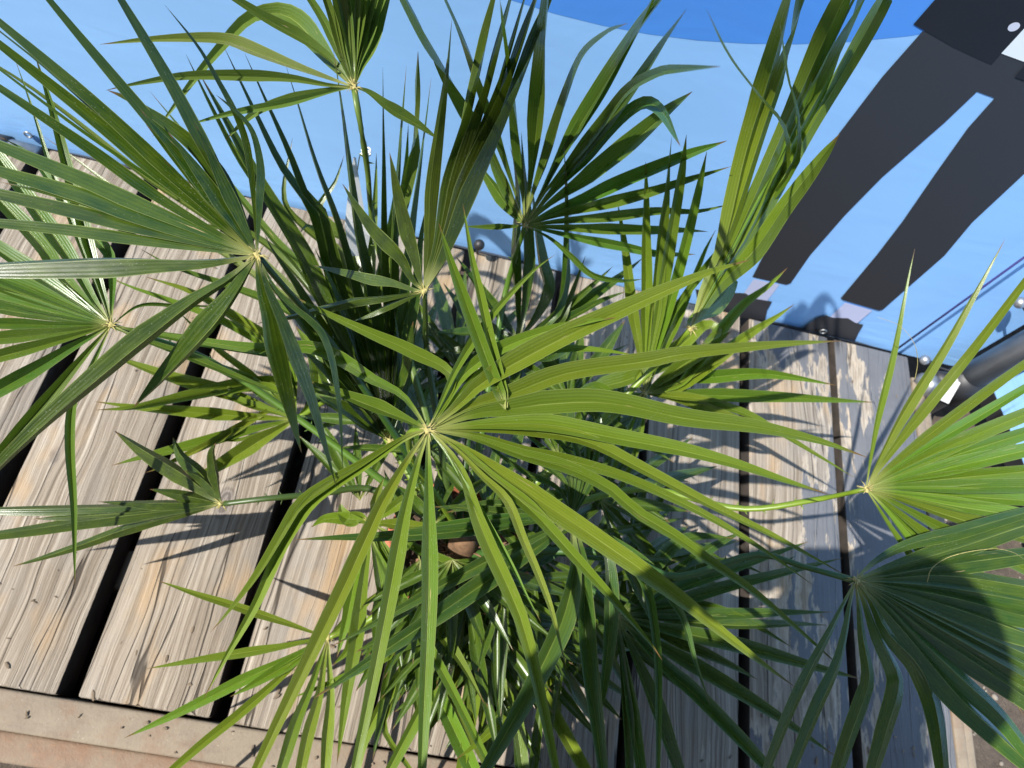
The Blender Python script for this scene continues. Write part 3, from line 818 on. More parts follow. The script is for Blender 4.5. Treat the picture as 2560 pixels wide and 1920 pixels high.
  (37,0,[(1317,1298),(1122,1345),(967,1353),(850,1349),(739,1349)]),
  (56,0.02,[(1433,1353),(1437,1431),(1410,1547),(1348,1683),(1285,1800),(1200,1944)]),
  (47,-0.02,[(1460,1345),(1480,1411),(1468,1586),(1476,1703),(1507,1936)]),
  (39,-0.02,[(1480,1345),(1519,1392),(1526,1547),(1511,1703),(1488,1839)]),
  (24,0.02,[(1511,1353),(1608,1450),(1639,1586),(1647,1703),(1645,1944)]),
  (21,0.02,[(1530,1345),(1628,1419),(1674,1493),(1708,1547),(1739,1656),(1776,1765)]),
  (33,0,[(1336,1283),(1200,1298),(1083,1314),(1006,1326)]),
  (17,0.03,[(1423,1181),(1386,1144),(1313,1083),(1269,1046)]),
  (17,0.03,[(1435,1169),(1411,1120),(1357,1071),(1321,1037)]),
  (17,0.04,[(1448,1169),(1435,1108),(1406,1059),(1377,1027)]),
  (16,0.04,[(1460,1181),(1469,1120),(1460,1046),(1443,1010)]),
  (12,0.02,[(1448,1205),(1472,1156),(1435,1125),(1386,1110)]),
  (17,0.02,[(1411,1205),(1350,1156),(1289,1120),(1245,1095)]),
  (17,0.02,[(1399,1225),(1313,1181),(1252,1139),(1200,1095)]),
  (16,0.03,[(1472,1193),(1496,1120),(1501,1056),(1496,1003)]),
  (14,0.03,[(1484,1205),(1521,1144),(1538,1095),(1528,1046)]),
  (35,-0.02,[(1435,1237),(1362,1242),(1289,1261),(1213,1261),(1115,1281)]),
  (31,-0.01,[(1278,1287),(1161,1263),(1083,1267)])]),
 ('M',(554, 1260),0.2,3,-1,[(661,1247,0.21),(797,1235,0.2),(928,1223,0.19)],'small olive fan leaf low over the left boards',[
  (41,0.05,[(517,1231),(467,1192),(350,1126),(286,1077)]),
  (37,0.04,[(529,1223),(498,1184),(451,1138),(432,1093)]),
  (25,0.03,[(533,1227),(502,1196),(463,1177)]),
  (33,0.02,[(513,1250),(467,1241),(408,1227),(375,1223)]),
  (27,0.02,[(505,1260),(389,1266),(311,1260),(243,1254)]),
  (33,0,[(486,1270),(350,1285),(233,1297),(78,1322),(-31,1339)]),
  (29,0,[(467,1278),(311,1294),(194,1296),(78,1298)]),
  (25,-0.04,[(486,1278),(311,1314),(194,1364),(97,1399),(31,1416)]),
  (29,0,[(467,1268),(350,1278),(253,1283),(0,1287),(-35,1285)]),
  (24,0.06,[(544,1223),(533,1165),(529,1130),(540,1107)])]),
 ('N',(739, 1048),0.18,4,1,[(869,990,0.18)],'pale fan leaf low over the left boards below the dark fan',[
  (39,0.03,[(661,1017),(583,982),(428,947),(268,885)]),
  (19,0.04,[(700,990),(641,935),(544,881),(486,823),(443,776)]),
  (37,0.03,[(692,1013),(622,955),(525,912),(478,897)]),
  (35,0.02,[(661,1048),(583,1046),(428,1033),(342,1025),(237,1004)]),
  (33,0,[(669,1064),(583,1087),(467,1118),(369,1138),(279,1164)]),
  (24,0.01,[(680,1025),(641,1044),(544,1099),(389,1173),(362,1182)]),
  (45,-0.01,[(692,1075),(622,1118),(537,1173),(472,1208)]),
  (37,0.05,[(719,970),(680,951),(467,990),(334,1019),(241,1025)]),
  (10,0,[(603,1099),(540,1103),(533,1145),(542,1247)]),
  (24,0.05,[(719,912),(583,815),(408,745),(330,718),(268,691)]),
  (33,0.05,[(719,893),(622,815),(486,733),(362,691)]),
  (33,0.03,[(700,990),(661,970),(603,974),(556,990)]),
  (23,0.02,[(680,1029),(622,1013),(564,982),(505,970)]),
  (27,0.03,[(731,990),(692,912),(661,858),(645,827)]),
  (39,0,[(778,1009),(797,951),(778,873),(739,815)])]),
 ('O',(924, 1308),0.26,4,1,[(1044,1314,0.24)],'small pale fan leaf under the middle fan above the pot',[
  (33,0,[(974,1337),(1013,1361),(1161,1431),(1336,1497),(1394,1539),(1451,1583)]),
  (29,0.02,[(967,1283),(1006,1252),(1075,1205)]),
  (29,0.02,[(951,1275),(974,1228),(1013,1174)]),
  (29,0,[(974,1310),(1037,1322),(1091,1310)]),
  (29,-0.01,[(908,1353),(928,1403),(1017,1547),(1122,1714),(1231,1928)]),
  (37,-0.03,[(955,1361),(1021,1450),(1072,1539),(1161,1648),(1212,1761)]),
  (33,-0.05,[(901,1361),(885,1431),(869,1547),(842,1644)]),
  (37,-0.04,[(928,1361),(914,1450),(901,1586),(869,1742),(842,1913)]),
  (33,-0.03,[(947,1345),(978,1431),(1013,1516),(1025,1586)]),
  (31,-0.02,[(939,1353),(963,1438),(978,1547),(967,1644)]),
  (27,0.02,[(936,1279),(939,1236),(959,1197)]),
  (37,0,[(900,1294),(871,1299),(856,1279),(851,1257)]),
  (31,0,[(881,1298),(811,1298),(778,1318)])]),
 ('P',(820, 1594),0.15,4,1,[(928,1547,0.15)],'low yellow green fan leaf near the deck edge at lower left',[
  (25,0,[(758,1605),(700,1621),(505,1648),(365,1672)]),
  (23,0.02,[(778,1578),(719,1555),(583,1512),(486,1485),(393,1451)]),
  (31,-0.02,[(778,1617),(719,1652),(583,1714),(467,1777),(311,1845)]),
  (27,-0.01,[(770,1625),(700,1695),(603,1784),(505,1858),(420,1932)]),
  (33,-0.03,[(801,1648),(778,1710),(731,1800),(692,1936)]),
  (33,-0.03,[(816,1648),(809,1742),(770,1839),(750,1936)]),
  (31,-0.04,[(828,1648),(844,1742),(828,1858),(820,1936)]),
  (35,0,[(770,1633),(719,1668),(622,1722),(575,1742)]),
  (31,0,[(889,1547),(869,1625),(831,1664)]),
  (27,0,[(860,1555),(908,1516),(947,1477)])]),
 ('Q',(974, 1103),0.28,0,1,[(1006,1145,0.26)],'tall dark fan leaf opening upward behind the middle fan',[
  (37,0.22,[(947,990),(901,834),(850,718),(831,505),(719,408),(641,272),(560,117)]),
  (33,0.22,[(955,970),(920,815),(873,679),(850,486),(797,498),(739,369),(680,260),(612,134)]),
  (49,0.2,[(939,990),(881,854),(809,718),(778,622),(661,467),(575,311),(498,183)]),
  (29,0.2,[(963,951),(939,815),(904,679),(866,544),(797,408),(746,249),(711,152)]),
  (39,0.24,[(967,951),(947,796),(908,659),(885,583),(869,428),(854,253),(832,117)]),
  (24,0.22,[(971,951),(963,796),(947,638),(952,389),(957,167)]),
  (34,0.22,[(974,951),(971,796),(963,659),(963,583),(990,350),(1016,163)]),
  (31,0.22,[(978,951),(986,815),(994,679),(1017,544),(1052,369),(1078,194)]),
  (31,0.16,[(986,970),(1013,834),(1037,749),(1044,603),(1068,505)]),
  (43,0.12,[(928,1009),(858,912),(785,815),(739,718),(669,624),(661,583)]),
  (43,0.1,[(920,1029),(836,912),(778,827),(719,757),(661,694)]),
  (39,0.08,[(908,1048),(850,970),(797,912),(739,858)]),
  (39,0.06,[(928,1068),(869,1029),(797,990)]),
  (35,0.14,[(951,1009),(912,912),(869,803),(828,698),(785,617)]),
  (23,0.18,[(990,970),(1021,873),(1033,803)]),
  (19,0.12,[(1006,1029),(1021,912),(1044,803)]),
  (19,0.1,[(1006,990),(1017,893),(986,776)])]),
 ('S',(1215, 1516),0.16,4,1,[(1200,1469,0.17)],'low fan leaf in front of the pot with narrow drooping fingers',[
  (-39,0.02,[(1118,1598),(1180,1668),(1231,1738),(1282,1806)]),
  (-33,0.02,[(1169,1555),(1208,1613),(1247,1683),(1287,1777)]),
  (-41,-0.01,[(1037,1633),(1079,1695),(1130,1792),(1192,1936)]),
  (25,0,[(1180,1594),(1130,1722),(1161,1800),(1227,1932)]),
  (33,-0.01,[(1239,1586),(1278,1664),(1320,1800),(1328,1932)]),
  (33,-0.01,[(1161,1586),(1091,1672),(1044,1753),(959,1932)]),
  (-32,0.02,[(1457,1609),(1348,1734),(1270,1804),(1200,1866),(1138,1900)]),
  (19,-0.02,[(1083,1625),(978,1761),(959,1819),(1029,1928)]),
  (-33,-0.01,[(1317,1656),(1363,1761),(1464,1936)]),
  (33,0,[(1258,1539),(1336,1586),(1394,1664),(1433,1742)]),
  (31,-0.02,[(1219,1586),(1212,1703),(1192,1819),(1161,1936)]),
  (29,-0.02,[(1227,1594),(1239,1683),(1223,1780),(1192,1858)]),
  (31,0,[(1270,1500),(1336,1493),(1375,1528)]),
  (29,-0.02,[(1122,1547),(1044,1625),(967,1742),(908,1858),(889,1936)]),
  (29,0,[(1161,1524),(1103,1555),(1056,1625),(1037,1703)]),
  (-37,0.02,[(1291,1567),(1231,1582),(1153,1609)]),
  (27,-0.02,[(1239,1586),(1270,1664),(1297,1780),(1309,1858)]),
  (27,-0.02,[(1083,1547),(947,1664),(816,1722),(719,1749)])]),
 ('V',(908, 893),0.24,2,1,[(947,990,0.22)],'pale fan leaf at the back showing between the dark fingers',[
  (24,0.14,[(772,638),(700,544),(583,428),(517,292),(465,136)]),
  (24,0.12,[(778,659),(692,583),(583,447),(467,330),(375,229)]),
  (25,0.14,[(850,638),(778,583),(711,505),(731,346)]),
  (29,0.1,[(889,638),(797,525),(836,459),(860,389)]),
  (31,0.16,[(986,638),(1037,544),(1083,389),(1068,253),(1045,128)]),
  (27,0.1,[(908,638),(770,564),(750,583)]),
  (23,0.12,[(936,583),(943,467),(941,381)]),
  (23,0.12,[(986,583),(1002,467),(998,377)]),
  (21,0.12,[(1006,583),(1033,447),(1021,311)]),
  (23,0.1,[(739,679),(622,583),(505,564),(389,537)]),
  (23,0.08,[(719,737),(583,698),(428,671),(350,622)]),
  (19,0.1,[(622,544),(389,408),(233,272),(97,175),(-8,128)]),
  (17,0.06,[(583,622),(350,525),(249,451),(187,397),(105,338)])])]
CROWN = PC + Vector((0.0, 0.0, 0.20))
palm = tag(empty('fan_palm', PC + Vector((0, 0, 0.158))), 'green fan palm with many split leaves growing from the terracotta pot', 'palm')
bm = bmesh.new()
tp = [PC + Vector((0, 0, 0.15)), PC + Vector((0.002, 0.001, 0.19)), PC + Vector((0.001, 0.002, 0.225)), PC + Vector((0, 0, 0.25))]
add_tube(bm, tp, [0.026, 0.024, 0.018, 0.008], 16)
for i in range(60):
    a = rnd.uniform(0, 6.28); z0 = rnd.uniform(.15, .22); r0 = 0.024 - (z0-.15)*.1
    p0 = PC + Vector((r0*math.cos(a), r0*math.sin(a), z0)); p1 = p0 + Vector((math.cos(a+rnd.uniform(-.8, .8))*.016, math.sin(a)*.016, rnd.uniform(0, .03)))
    add_tube(bm, [p0, p0.lerp(p1, .5)+Vector((0, 0, .004)), p1], [.0016, .0013, .0004], 4)
from_bm('trunk', bm, simple('palm_fibre', (0.17, 0.095, 0.05), 0.95, 0.45, 60, 0, 0.5), palm, True)

def stalk_material(i):
    c = TINT[i]; k = NT('petiole_%s' % ['dark', 'mid', 'pale', 'olive', 'bright', 'blue'][i])
    n1 = k.noise(k.obj(), 60, 4)
    k.P(Base_Color=k.mix(n1, tuple(v*0.8 for v in c), tuple(v*1.5 for v in c)), Roughness=0.4)
    return k.m
STALK = [stalk_material(i) for i in range(6)]

EXT = dict(F=200, E=90, C=110, D=40)
STIFF = dict(I=0, C=0, G=.045, L=.05, M=.05, N=.05, J=.06, B=.07)
WMUL = dict(A=1.0, D=1.25, F=.95, E=.9, C=.95, I=.92, G=.92, H=.82, B=.88, J=.92, K=.92, P=.92, N=.9, L=.95)
BIAS = dict(E=(-.5, -.35), A=(1.45, 1.0), B=(.25, .1), D=(1.1, .7), Q=(.6, .8), T=(.5, .6), F=(.1, 0), M=(.3, .3), V=(.2, .3), K=(.2, .2), I=(.2, .1))
def leaflet(parent, hub, zh, w_px, dz, pts, tint, fold, up):
    nofree = parent.get('fan') == 'C'
    free = w_px < 0; w_px = abs(w_px)
    if not (0 <= pts[-1][0] <= 2560 and 0 <= pts[-1][1] <= 1920):   # runs on past the frame
        ux_, uy_ = pts[-1][0]-pts[-2][0], pts[-1][1]-pts[-2][1]; ul_ = math.hypot(ux_, uy_)
        pts = pts[:-1] + [pts[-1], (pts[-1][0]+ux_/ul_*EXT.get(parent.get('fan'), 230), pts[-1][1]+uy_/ul_*EXT.get(parent.get('fan'), 230))]
    P = pts if free else [(hub[0], hub[1])] + pts
    A0, A1 = P[0], P[-1]                               # stiff blades: iron out small wobbles, keep real bends
    cl = math.hypot(A1[0]-A0[0], A1[1]-A0[1])
    nx_, ny_ = -(A1[1]-A0[1])/cl, (A1[0]-A0[0])/cl
    dev = [(p[0]-A0[0])*nx_ + (p[1]-A0[1])*ny_ for p in P]
    if max(abs(q) for q in dev) < STIFF.get(parent.get('fan'), 0.11)*cl:
        P = [P[0]] + [(p[0]-nx_*q*0.6, p[1]-ny_*q*0.6) for p, q in zip(P[1:-1], dev[1:-1])] + [P[-1]]
    d = [0.0]
    for a, b in zip(P, P[1:]): d.append(d[-1] + math.hypot(b[0]-a[0], b[1]-a[1]))
    for p, t in zip(P[1:], d[1:]):                     # stay clear of the banner behind
        rv = ray(p[0], p[1]); kk = -rv.y/rv.z
        if kk > 0.73 and t/d[-1] > 0.45: dz = max(dz, (((kk*H - 0.83)/kk if nofree else (kk*H - 0.805)/(kk - LY)) - zh)/(t/d[-1])**1.4)
    dz = min(dz, 0.92 - zh)
    W3 = [at(p[0], p[1], max(zh + dz*(t/d[-1])**1.4, 0.012)) for p, t in zip(P, d)]
    n = 26
    S, length = spline(W3, n)
    mid = S[n//2]
    depth = (R.transposed() @ (mid - Vector((0, 0, H)))).z
    w = w_px*depth/F*1.02*WMUL.get(parent.get('fan'), 1.0)
    jit = Vector((rnd.uniform(-.22, .22), rnd.uniform(-.22, .22), 0))
    twist = rnd.uniform(-.25, .25)
    ph = rnd.uniform(0, 6.28)
    verts, uvs = [], []
    US = (0.0, 0.22, 0.5, 0.78, 1.0)
    peak = min(max(0.115/length, 0.24), 0.42)
    endw = rnd.uniform(0.75, 1.15)
    for i, p in enumerate(S):
        t = i/(n-1)
        tan = (S[min(i+1, n-1)] - S[max(i-1, 0)]).normalized()
        view = (Vector((0, 0, H)) - p).normalized()
        nr = (view*0.62 + Vector((0, 0, 0.45)) + jit + up)
        s = tan.cross(nr)
        if s.length < 1e-4: s = tan.cross(Vector((1, 0, 0)))
        s.normalize(); nn = s.cross(tan).normalized()
        a = twist*(t-.3)
        s, nn = (s*math.cos(a) + nn*math.sin(a)), (nn*math.cos(a) - s*math.sin(a))
        if free and t < peak: k = min(1, 0.12 + t*14)*(0.85 + 0.15*t/peak)
        elif t < peak: k = 0.10 + 0.90*(t/peak)**0.95
        else:
            q = (t-peak)/(1-peak)
            k = (1-q**(1.95*endw))**0.95 * (1 - 0.14*q)
        k = max(k, 0.015)
        v_depth = (0.55 if t < peak else 0.55 - 0.15*(t-peak)/(1-peak)) * w*k*fold
        wid = 1/max(0.6, abs(nn.dot(view)))
        for u in US:
            c = (u-0.5)*2
            wav = 1 + 0.03*math.sin(t*17+ph+u*2)
            off = s*(c*0.5*w*k*wav*wid) + nn*(v_depth*(abs(c)**0.9) - v_depth*0.5)
            verts.append(p + off)
            uvs.append((u, t))
    faces = []
    for i in range(n-1):
        for j in range(4):
            a = i*5+j
            faces.append((a, a+1, a+6, a+5))
    inv = parent.matrix_world.inverted()
    me = bpy.data.meshes.new('leaflet')
    me.from_pydata([inv @ v for v in verts], [], faces)
    uvl = me.uv_layers.new(name='UVMap')
    for lp in me.loops: uvl.data[lp.index].uv = uvs[lp.vertex_index]
    sm = me.attributes.new('sharp_edge', 'BOOLEAN', 'EDGE')
    for e in me.edges:
        if all(v % 5 == 2 for v in e.vertices): sm.data[e.index].value = True
    for p_ in me.polygons: p_.use_smooth = True
    me.materials.append(LEAF)
    o = bpy.data.objects.new('leaflet', me); C.objects.link(o)
    o.parent = parent
    j = rnd.uniform(.85, 1.15)
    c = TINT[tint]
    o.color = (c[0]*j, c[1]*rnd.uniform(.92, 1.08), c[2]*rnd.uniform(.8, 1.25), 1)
    return o

HUBM = simple('leaf_joint', (0.36, 0.31, 0.11), 0.7, 0.35, 400)
hub_of = {}
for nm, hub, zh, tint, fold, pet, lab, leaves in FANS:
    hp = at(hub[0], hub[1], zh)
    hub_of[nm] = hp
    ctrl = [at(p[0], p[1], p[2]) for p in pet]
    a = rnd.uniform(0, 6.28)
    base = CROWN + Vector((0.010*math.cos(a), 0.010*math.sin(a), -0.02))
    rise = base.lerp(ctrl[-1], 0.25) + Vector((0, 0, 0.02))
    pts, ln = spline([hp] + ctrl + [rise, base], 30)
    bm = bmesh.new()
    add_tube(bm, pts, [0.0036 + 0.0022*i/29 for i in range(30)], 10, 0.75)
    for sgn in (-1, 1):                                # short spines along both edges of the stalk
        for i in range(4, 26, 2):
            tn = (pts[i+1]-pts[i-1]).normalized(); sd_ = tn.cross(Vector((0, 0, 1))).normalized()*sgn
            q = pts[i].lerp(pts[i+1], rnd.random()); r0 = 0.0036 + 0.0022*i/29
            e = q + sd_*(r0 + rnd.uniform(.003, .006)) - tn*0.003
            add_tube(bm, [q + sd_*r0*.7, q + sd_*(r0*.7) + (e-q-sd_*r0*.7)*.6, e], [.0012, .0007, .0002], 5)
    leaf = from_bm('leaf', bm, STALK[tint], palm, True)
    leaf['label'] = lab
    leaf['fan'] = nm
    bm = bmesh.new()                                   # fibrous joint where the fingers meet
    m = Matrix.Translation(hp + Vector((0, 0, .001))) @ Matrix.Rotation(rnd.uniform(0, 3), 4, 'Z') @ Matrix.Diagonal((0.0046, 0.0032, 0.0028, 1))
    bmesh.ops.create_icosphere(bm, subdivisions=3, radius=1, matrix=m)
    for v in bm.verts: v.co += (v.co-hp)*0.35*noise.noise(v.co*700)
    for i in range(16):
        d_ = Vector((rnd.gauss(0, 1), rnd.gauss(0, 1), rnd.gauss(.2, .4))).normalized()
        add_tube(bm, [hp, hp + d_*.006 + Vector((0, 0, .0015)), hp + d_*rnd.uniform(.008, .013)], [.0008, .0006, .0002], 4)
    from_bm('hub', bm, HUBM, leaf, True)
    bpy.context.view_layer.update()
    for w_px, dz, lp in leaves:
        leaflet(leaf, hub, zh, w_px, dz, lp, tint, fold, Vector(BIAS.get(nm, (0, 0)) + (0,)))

# the low tangle of young leaves round the pot, too many and too overlapped to count
LOW = []

fr = random.Random(5)
for px, py, z0, n_, rad in ((1130,1500,.17,10,300),(1010,1530,.15,10,330),(1290,1600,.14,10,330),(1430,1480,.2,9,330),(1560,1420,.16,9,320),
                       (1400,1150,.2,10,330),(900,1250,.18,9,300),(1280,1010,.22,9,330),(1180,1640,.1,9,300),(1000,1010,.22,8,260),(1500,1250,.22,9,320),(1330,1380,.24,9,360),(1080,1440,.22,9,330),(1180,1560,.18,9,320),(960,1420,.2,8,300),(1170,1500,.25,10,280),(1260,1450,.26,9,300),(1050,1400,.26,9,300),(1230,1560,.22,9,260),(1140,1545,.22,10,270),(1245,1510,.24,9,260),(1060,1545,.2,9,250),(1085,1310,.29,7,230),(1130,1400,.3,11,290),(1220,1290,.27,9,270),(1420,1000,.24,9,300),(1150,930,.22,9,280),(900,960,.2,8,240),(950,1060,.27,10,260),(860,1040,.2,9,200),(1040,1130,.28,8,220),(1380,1620,.14,9,300)):
    a0 = math.atan2(py-1370, px-1130) if abs(px-1130)+abs(py-1370) > 30 else 1.5
    for i in range(n_):
        a = a0 + (i/(n_-1)-.5)*2.9 + fr.uniform(-.1, .1); L_ = rad*fr.uniform(.6, 1.15)
        mx_, my_ = px + math.cos(a)*L_*.5, py + math.sin(a)*L_*.5
        ex, ey = px + math.cos(a+fr.uniform(-.1, .1))*L_, py + math.sin(a)*L_ + 12
        if (ex < 880 and ey > 1130) or ex < 740 or (ex < 930 and 1130 < ey < 1500): continue
        LOW.append(leaflet(palm, (px, py), z0, fr.choice((20, 24, 28, 31)), fr.uniform(-.09, .02), [(mx_, my_), (ex, ey)], fr.choice((1, 4, 0, 5, 4)), 1, Vector((0, 0, 0))))
vs_, fs_, us_, n0 = [], [], [], 0
for o in LOW:
    for v in o.data.vertices: vs_.append(v.co.copy())
    uvd = o.data.uv_layers[0].data
    for p_ in o.data.polygons:
        fs_.append([n0+i for i in p_.vertices])
        for li in p_.loop_indices: us_.append(tuple(uvd[li].uv))
    n0 += len(o.data.vertices)
me = bpy.data.meshes.new('low_leaflets'); me.from_pydata(vs_, [], fs_)
ul = me.uv_layers.new(name='UVMap')
for i, q in enumerate(us_): ul.data[i].uv = q
for o in LOW: bpy.data.objects.remove(o, do_unlink=True)
low = link('low_leaflets', me, LEAF, palm, True); low.matrix_parent_inverse = Matrix.Identity(4)
low.color = (0.055, 0.105, 0.010, 1); low['kind'] = 'stuff'

# loose threads curling off two leaves
leaf_objs = [o for o in palm.children if o.name.startswith('leaf')]
def thread(leaf, pts):
    bm = bmesh.new(); q, _ = spline([at(x, y, z) for x, y, z in pts], 24)
    add_tube(bm, q, [0.00045 - 0.0003*i/23 for i in range(24)], 5)
    from_bm('thread', bm, HUBM, leaf, True)
thread(leaf_objs[7], [(2287, 950, .50), (2294, 905, .52), (2285, 858, .54), (2250, 815, .55), (2195, 793, .55)])
thread(leaf_objs[8], [(2318, 1455, .52), (2330, 1420, .53), (2380, 1390, .54), (2480, 1372, .55), (2530, 1380, .55), (2560, 1398, .54)])
thread(leaf_objs[1], [(1235, 1470, .3), (1255, 1500, .3), (1290, 1512, .3), (1330, 1530, .29)])

# white tie and tag on the pale leaf's stalk
tg = at(915, 383, 0.49)
tagt = tag(empty('plant_tag', tg), 'long white plastic plant tag tied to the stalk of the palm leaf at top', 'tag')
WHITE = simple('tag_white', (0.80, 0.80, 0.78), 0.4, 0.03)
bm = bmesh.new()
for dzz in (0, 0.005):
    add_tube(bm, [tg + Vector((0.0050*math.cos(t*.3927), 0.0050*math.sin(t*.3927), dzz)) for t in range(17)], 0.0011, 6, caps=False)
e0, e1 = at(893, 430, 0.455), at(889, 420, 0.455)
add_tube(bm, [tg + Vector((-0.006, -0.002, 0)), at(897, 400, 0.475), e0], 0.0008, 5)
from_bm('tie', bm, WHITE, tagt, True)
bm = bmesh.new()
strip = [((884, 392), (890, 394), .475), ((874, 450), (899, 455), .45), ((866, 520), (913, 540), .41), ((862, 560), (925, 590), .385), ((872, 640), (916, 640), .34)]
rows = [(bm.verts.new(at(*a, z)), bm.verts.new(at(*b, z-.004))) for a, b, z in strip]
for (a, b), (c, d) in zip(rows, rows[1:]): bm.faces.new((a, b, d, c))
bmesh.ops.solidify(bm, geom=bm.faces[:], thickness=0.0006)
from_bm('strip', bm, WHITE, tagt)
# a scrap of white paper at the deck's far end
bm = bmesh.new()
bm.faces.new([bm.verts.new(at(x, y, 0.006+dz)) for x, y, dz in ((368, 425, 0), (392, 446, 0.004), (402, 452, 0), (384, 452, 0), (366, 436, 0.003))])
bmesh.ops.solidify(bm, geom=bm.faces[:], thickness=0.0005)
tag(from_bm('paper_scrap', bm, WHITE), 'small white paper scrap on the boards near the banner at left', 'paper')

# pebbles in the soil right of the deck
bm = bmesh.new()
for i in range(420):
    q = Vector((rnd.uniform(1.035, 1.5), rnd.uniform(-.25, .8), GZ + 0.002)); s = rnd.choice((.002, .0025, .003, .004, .0065))*rnd.uniform(.7, 1.3)
    m = Matrix.Translation(q) @ Matrix.Rotation(rnd.uniform(0, 6.28), 4, 'Z') @ Matrix.Diagonal((s*1.3, s, s*.7, 1))
    bmesh.ops.create_icosphere(bm, subdivisions=1, radius=1, matrix=m)
tag(from_bm('pebbles', bm, simple('pebble', (0.22, 0.19, 0.155), 0.9, 0.5, 8), None, True), kind='stuff')

# dry bits and grit lying on the boards and the steel edge
bm = bmesh.new()
lr = random.Random(3)
for i in range(260):
    x, y = lr.uniform(-.8, .96), lr.choice((lr.uniform(-.03, .84), lr.uniform(-.03, .1), lr.uniform(-.08, -.04)))
    if any(abs(x-e) < .016 for e in EDGES): continue
    s_ = lr.choice((.0012, .0016, .002, .003)); 
    m = Matrix.Translation((x, y, 0.001+s_*.3)) @ Matrix.Rotation(lr.uniform(0, 6.28), 4, 'Z') @ Matrix.Diagonal((s_*lr.uniform(1, 3), s_*.8, s_*.4, 1))
    bmesh.ops.create_icosphere(bm, subdivisions=1, radius=1, matrix=m)
tag(from_bm('grit', bm, simple('dry_bits', (0.16, 0.12, 0.08), 0.9, 0.6, 12)), kind='stuff')

# ------------------------------------------------------------------ the photographer, standing at the near edge of the deck
def skin_mesh(name, pts, edges, rad, root, mat, parent, sub=2):
    me = bpy.data.meshes.new(name); me.from_pydata(pts, edges, [])
    o = bpy.data.objects.new(name, me); C.objects.link(o)
    md = o.modifiers.new('skin', 'SKIN')
    for i, r in enumerate(rad): me.skin_vertices[0].data[i].radius = r if isinstance(r, tuple) else (r, r)
    me.skin_vertices[0].data[root].use_root = True
    ss = o.modifiers.new('sub', 'SUBSURF'); ss.levels = sub; ss.render_levels = sub
    bpy.context.view_layer.update()
    dg = bpy.context.evaluated_depsgraph_get()
    me2 = bpy.data.meshes.new_from_object(o.evaluated_get(dg))
    bpy.data.objects.remove(o, do_unlink=True)
    me2.name = name
    return link(name, me2, mat, parent, True)
PX, PY = -0.01, -0.33
per = tag(empty('person', (PX, PY, GZ)), 'person in dark clothes leaning over the deck and holding a phone above the palm', 'person')
SKIN = simple('skin', (0.55, 0.33, 0.24), 0.5, 0.06)
CLOTH = simple('navy_shirt', (0.035, 0.04, 0.06), 0.85, 0.2)
def V(x, y, z): return (PX + x, PY + y, z)
body = [V(0,0,.72), V(0,.02,.86), V(0,.07,1.02), V(0,.12,1.14), V(0,.155,1.20), V(0,.19,1.26), V(0,.20,1.36),
        V(.17,.12,1.13), V(.25,.04,1.06), V(.16,.18,1.13), V(.065,.30,1.155),
        V(-.17,.12,1.13), V(-.22,.10,.97), V(-.16,.22,1.09), V(-.09,.30,1.15),
        V(.09,0,.66), V(.10,.03,.30), V(.10,-.02,-.10), V(.11,.11,-.135),
        V(-.09,0,.66), V(-.10,.03,.30), V(-.10,-.02,-.10), V(-.11,.11,-.135)]
be = [(0,1),(1,2),(2,3),(3,4),(4,5),(5,6),(3,7),(7,8),(8,9),(9,10),(3,11),(11,12),(12,13),(13,14),(0,15),(15,16),(16,17),(17,18),(0,19),(19,20),(20,21),(21,22)]
br = [(.15,.11),(.13,.10),(.15,.11),(.13,.09),(.05,.05),(.075,.085),(.08,.09),.06,.045,.035,.028,.06,.045,.035,.028,.085,.055,.04,.035,.085,.055,.04,.035]
skin_mesh('body', body, be, br, 0, SKIN, per)
sh = [V(0,0,.60), V(0,.02,.86), V(0,.07,1.02), V(0,.125,1.155), V(.17,.12,1.13), V(.238,.055,1.07), V(-.17,.12,1.13), V(-.213,.105,.99)]
skin_mesh('shirt', sh, [(0,1),(1,2),(2,3),(3,4),(4,5),(3,6),(6,7)], [(.185,.145),(.165,.135),(.185,.14),(.165,.125),.082,.066,.082,.066], 0, CLOTH, per)
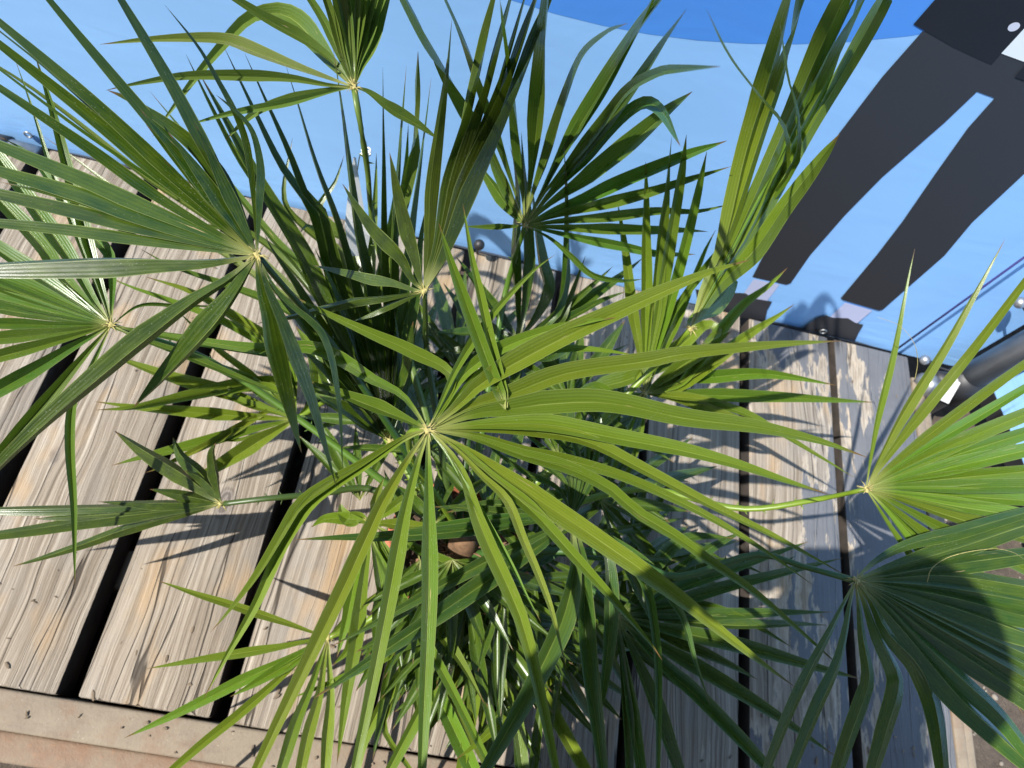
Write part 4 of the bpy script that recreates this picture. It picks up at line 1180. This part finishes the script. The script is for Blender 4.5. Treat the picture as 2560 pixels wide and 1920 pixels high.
tr_ = [V(0,0,.82), V(.095,0,.64), V(.10,.03,.30), V(.10,-.02,-.08), V(-.095,0,.64), V(-.10,.03,.30), V(-.10,-.02,-.08)]
skin_mesh('trousers', tr_, [(0,1),(1,2),(2,3),(0,4),(4,5),(5,6)], [(.175,.135),.105,.075,.06,.105,.075,.06], 0, CLOTH, per)
bm = bmesh.new()
bmesh.ops.create_uvsphere(bm, u_segments=24, v_segments=16, radius=1, matrix=Matrix.Translation(V(0, .175, 1.375)) @ Matrix.Diagonal((.092, .108, .092, 1)))
from_bm('hair', bm, simple('hair_dark', (0.03, 0.02, 0.015), 0.7, 0.3), per, True)
# phone: its lens is where this view is taken from, so the body lies behind the view point
fw = R.col[2].copy(); rt = R.col[0].copy(); dn = R.col[1].copy()
pc = Vector((0, 0, H)) - fw*0.010 - rt*0.0 + dn*0.02
mm = Matrix((rt, dn, fw)).transposed().to_4x4(); mm.translation = pc
ph_ = tag(empty('phone', pc), 'black phone held level above the palm by the person', 'phone')
bm = bmesh.new(); add_box(bm, (-.075, -.036, -.004), (.075, .036, .004), .003); bm.transform(mm)
from_bm('case', bm, BLACK, ph_, True)
bm = bmesh.new(); add_box(bm, (-.07, -.033, -.0052), (.07, .033, -.0043)); bm.transform(mm)
from_bm('screen', bm, simple('phone_glass', (0.01, 0.01, 0.012), 0.08, 0.02), ph_)
def hand(side):
    wrist = Vector(body[10] if side > 0 else body[14])
    e = pc + rt*(0.078*side) - fw*0.012
    for k, (ofs, ln_) in enumerate(((-.03, .8), (-.01, 1.0), (.01, .95), (.03, .75))):
        a = wrist.lerp(e, .55) + dn*ofs*.8
        b = e + dn*ofs - fw*.004
        c = e + dn*ofs*.9 - rt*(0.022*side*ln_) - fw*.012
        skin_mesh('finger', [wrist, a, b, c], [(0,1),(1,2),(2,3)], [.017, .0105, .009, .0075], 0, SKIN, per, 1)
    a = wrist.lerp(e, .5) + dn*.035
    skin_mesh('thumb', [wrist, a, e + dn*.03 - rt*.03*side - fw*.008], [(0,1),(1,2)], [.018, .012, .009], 0, SKIN, per, 1)
hand(1); hand(-1)
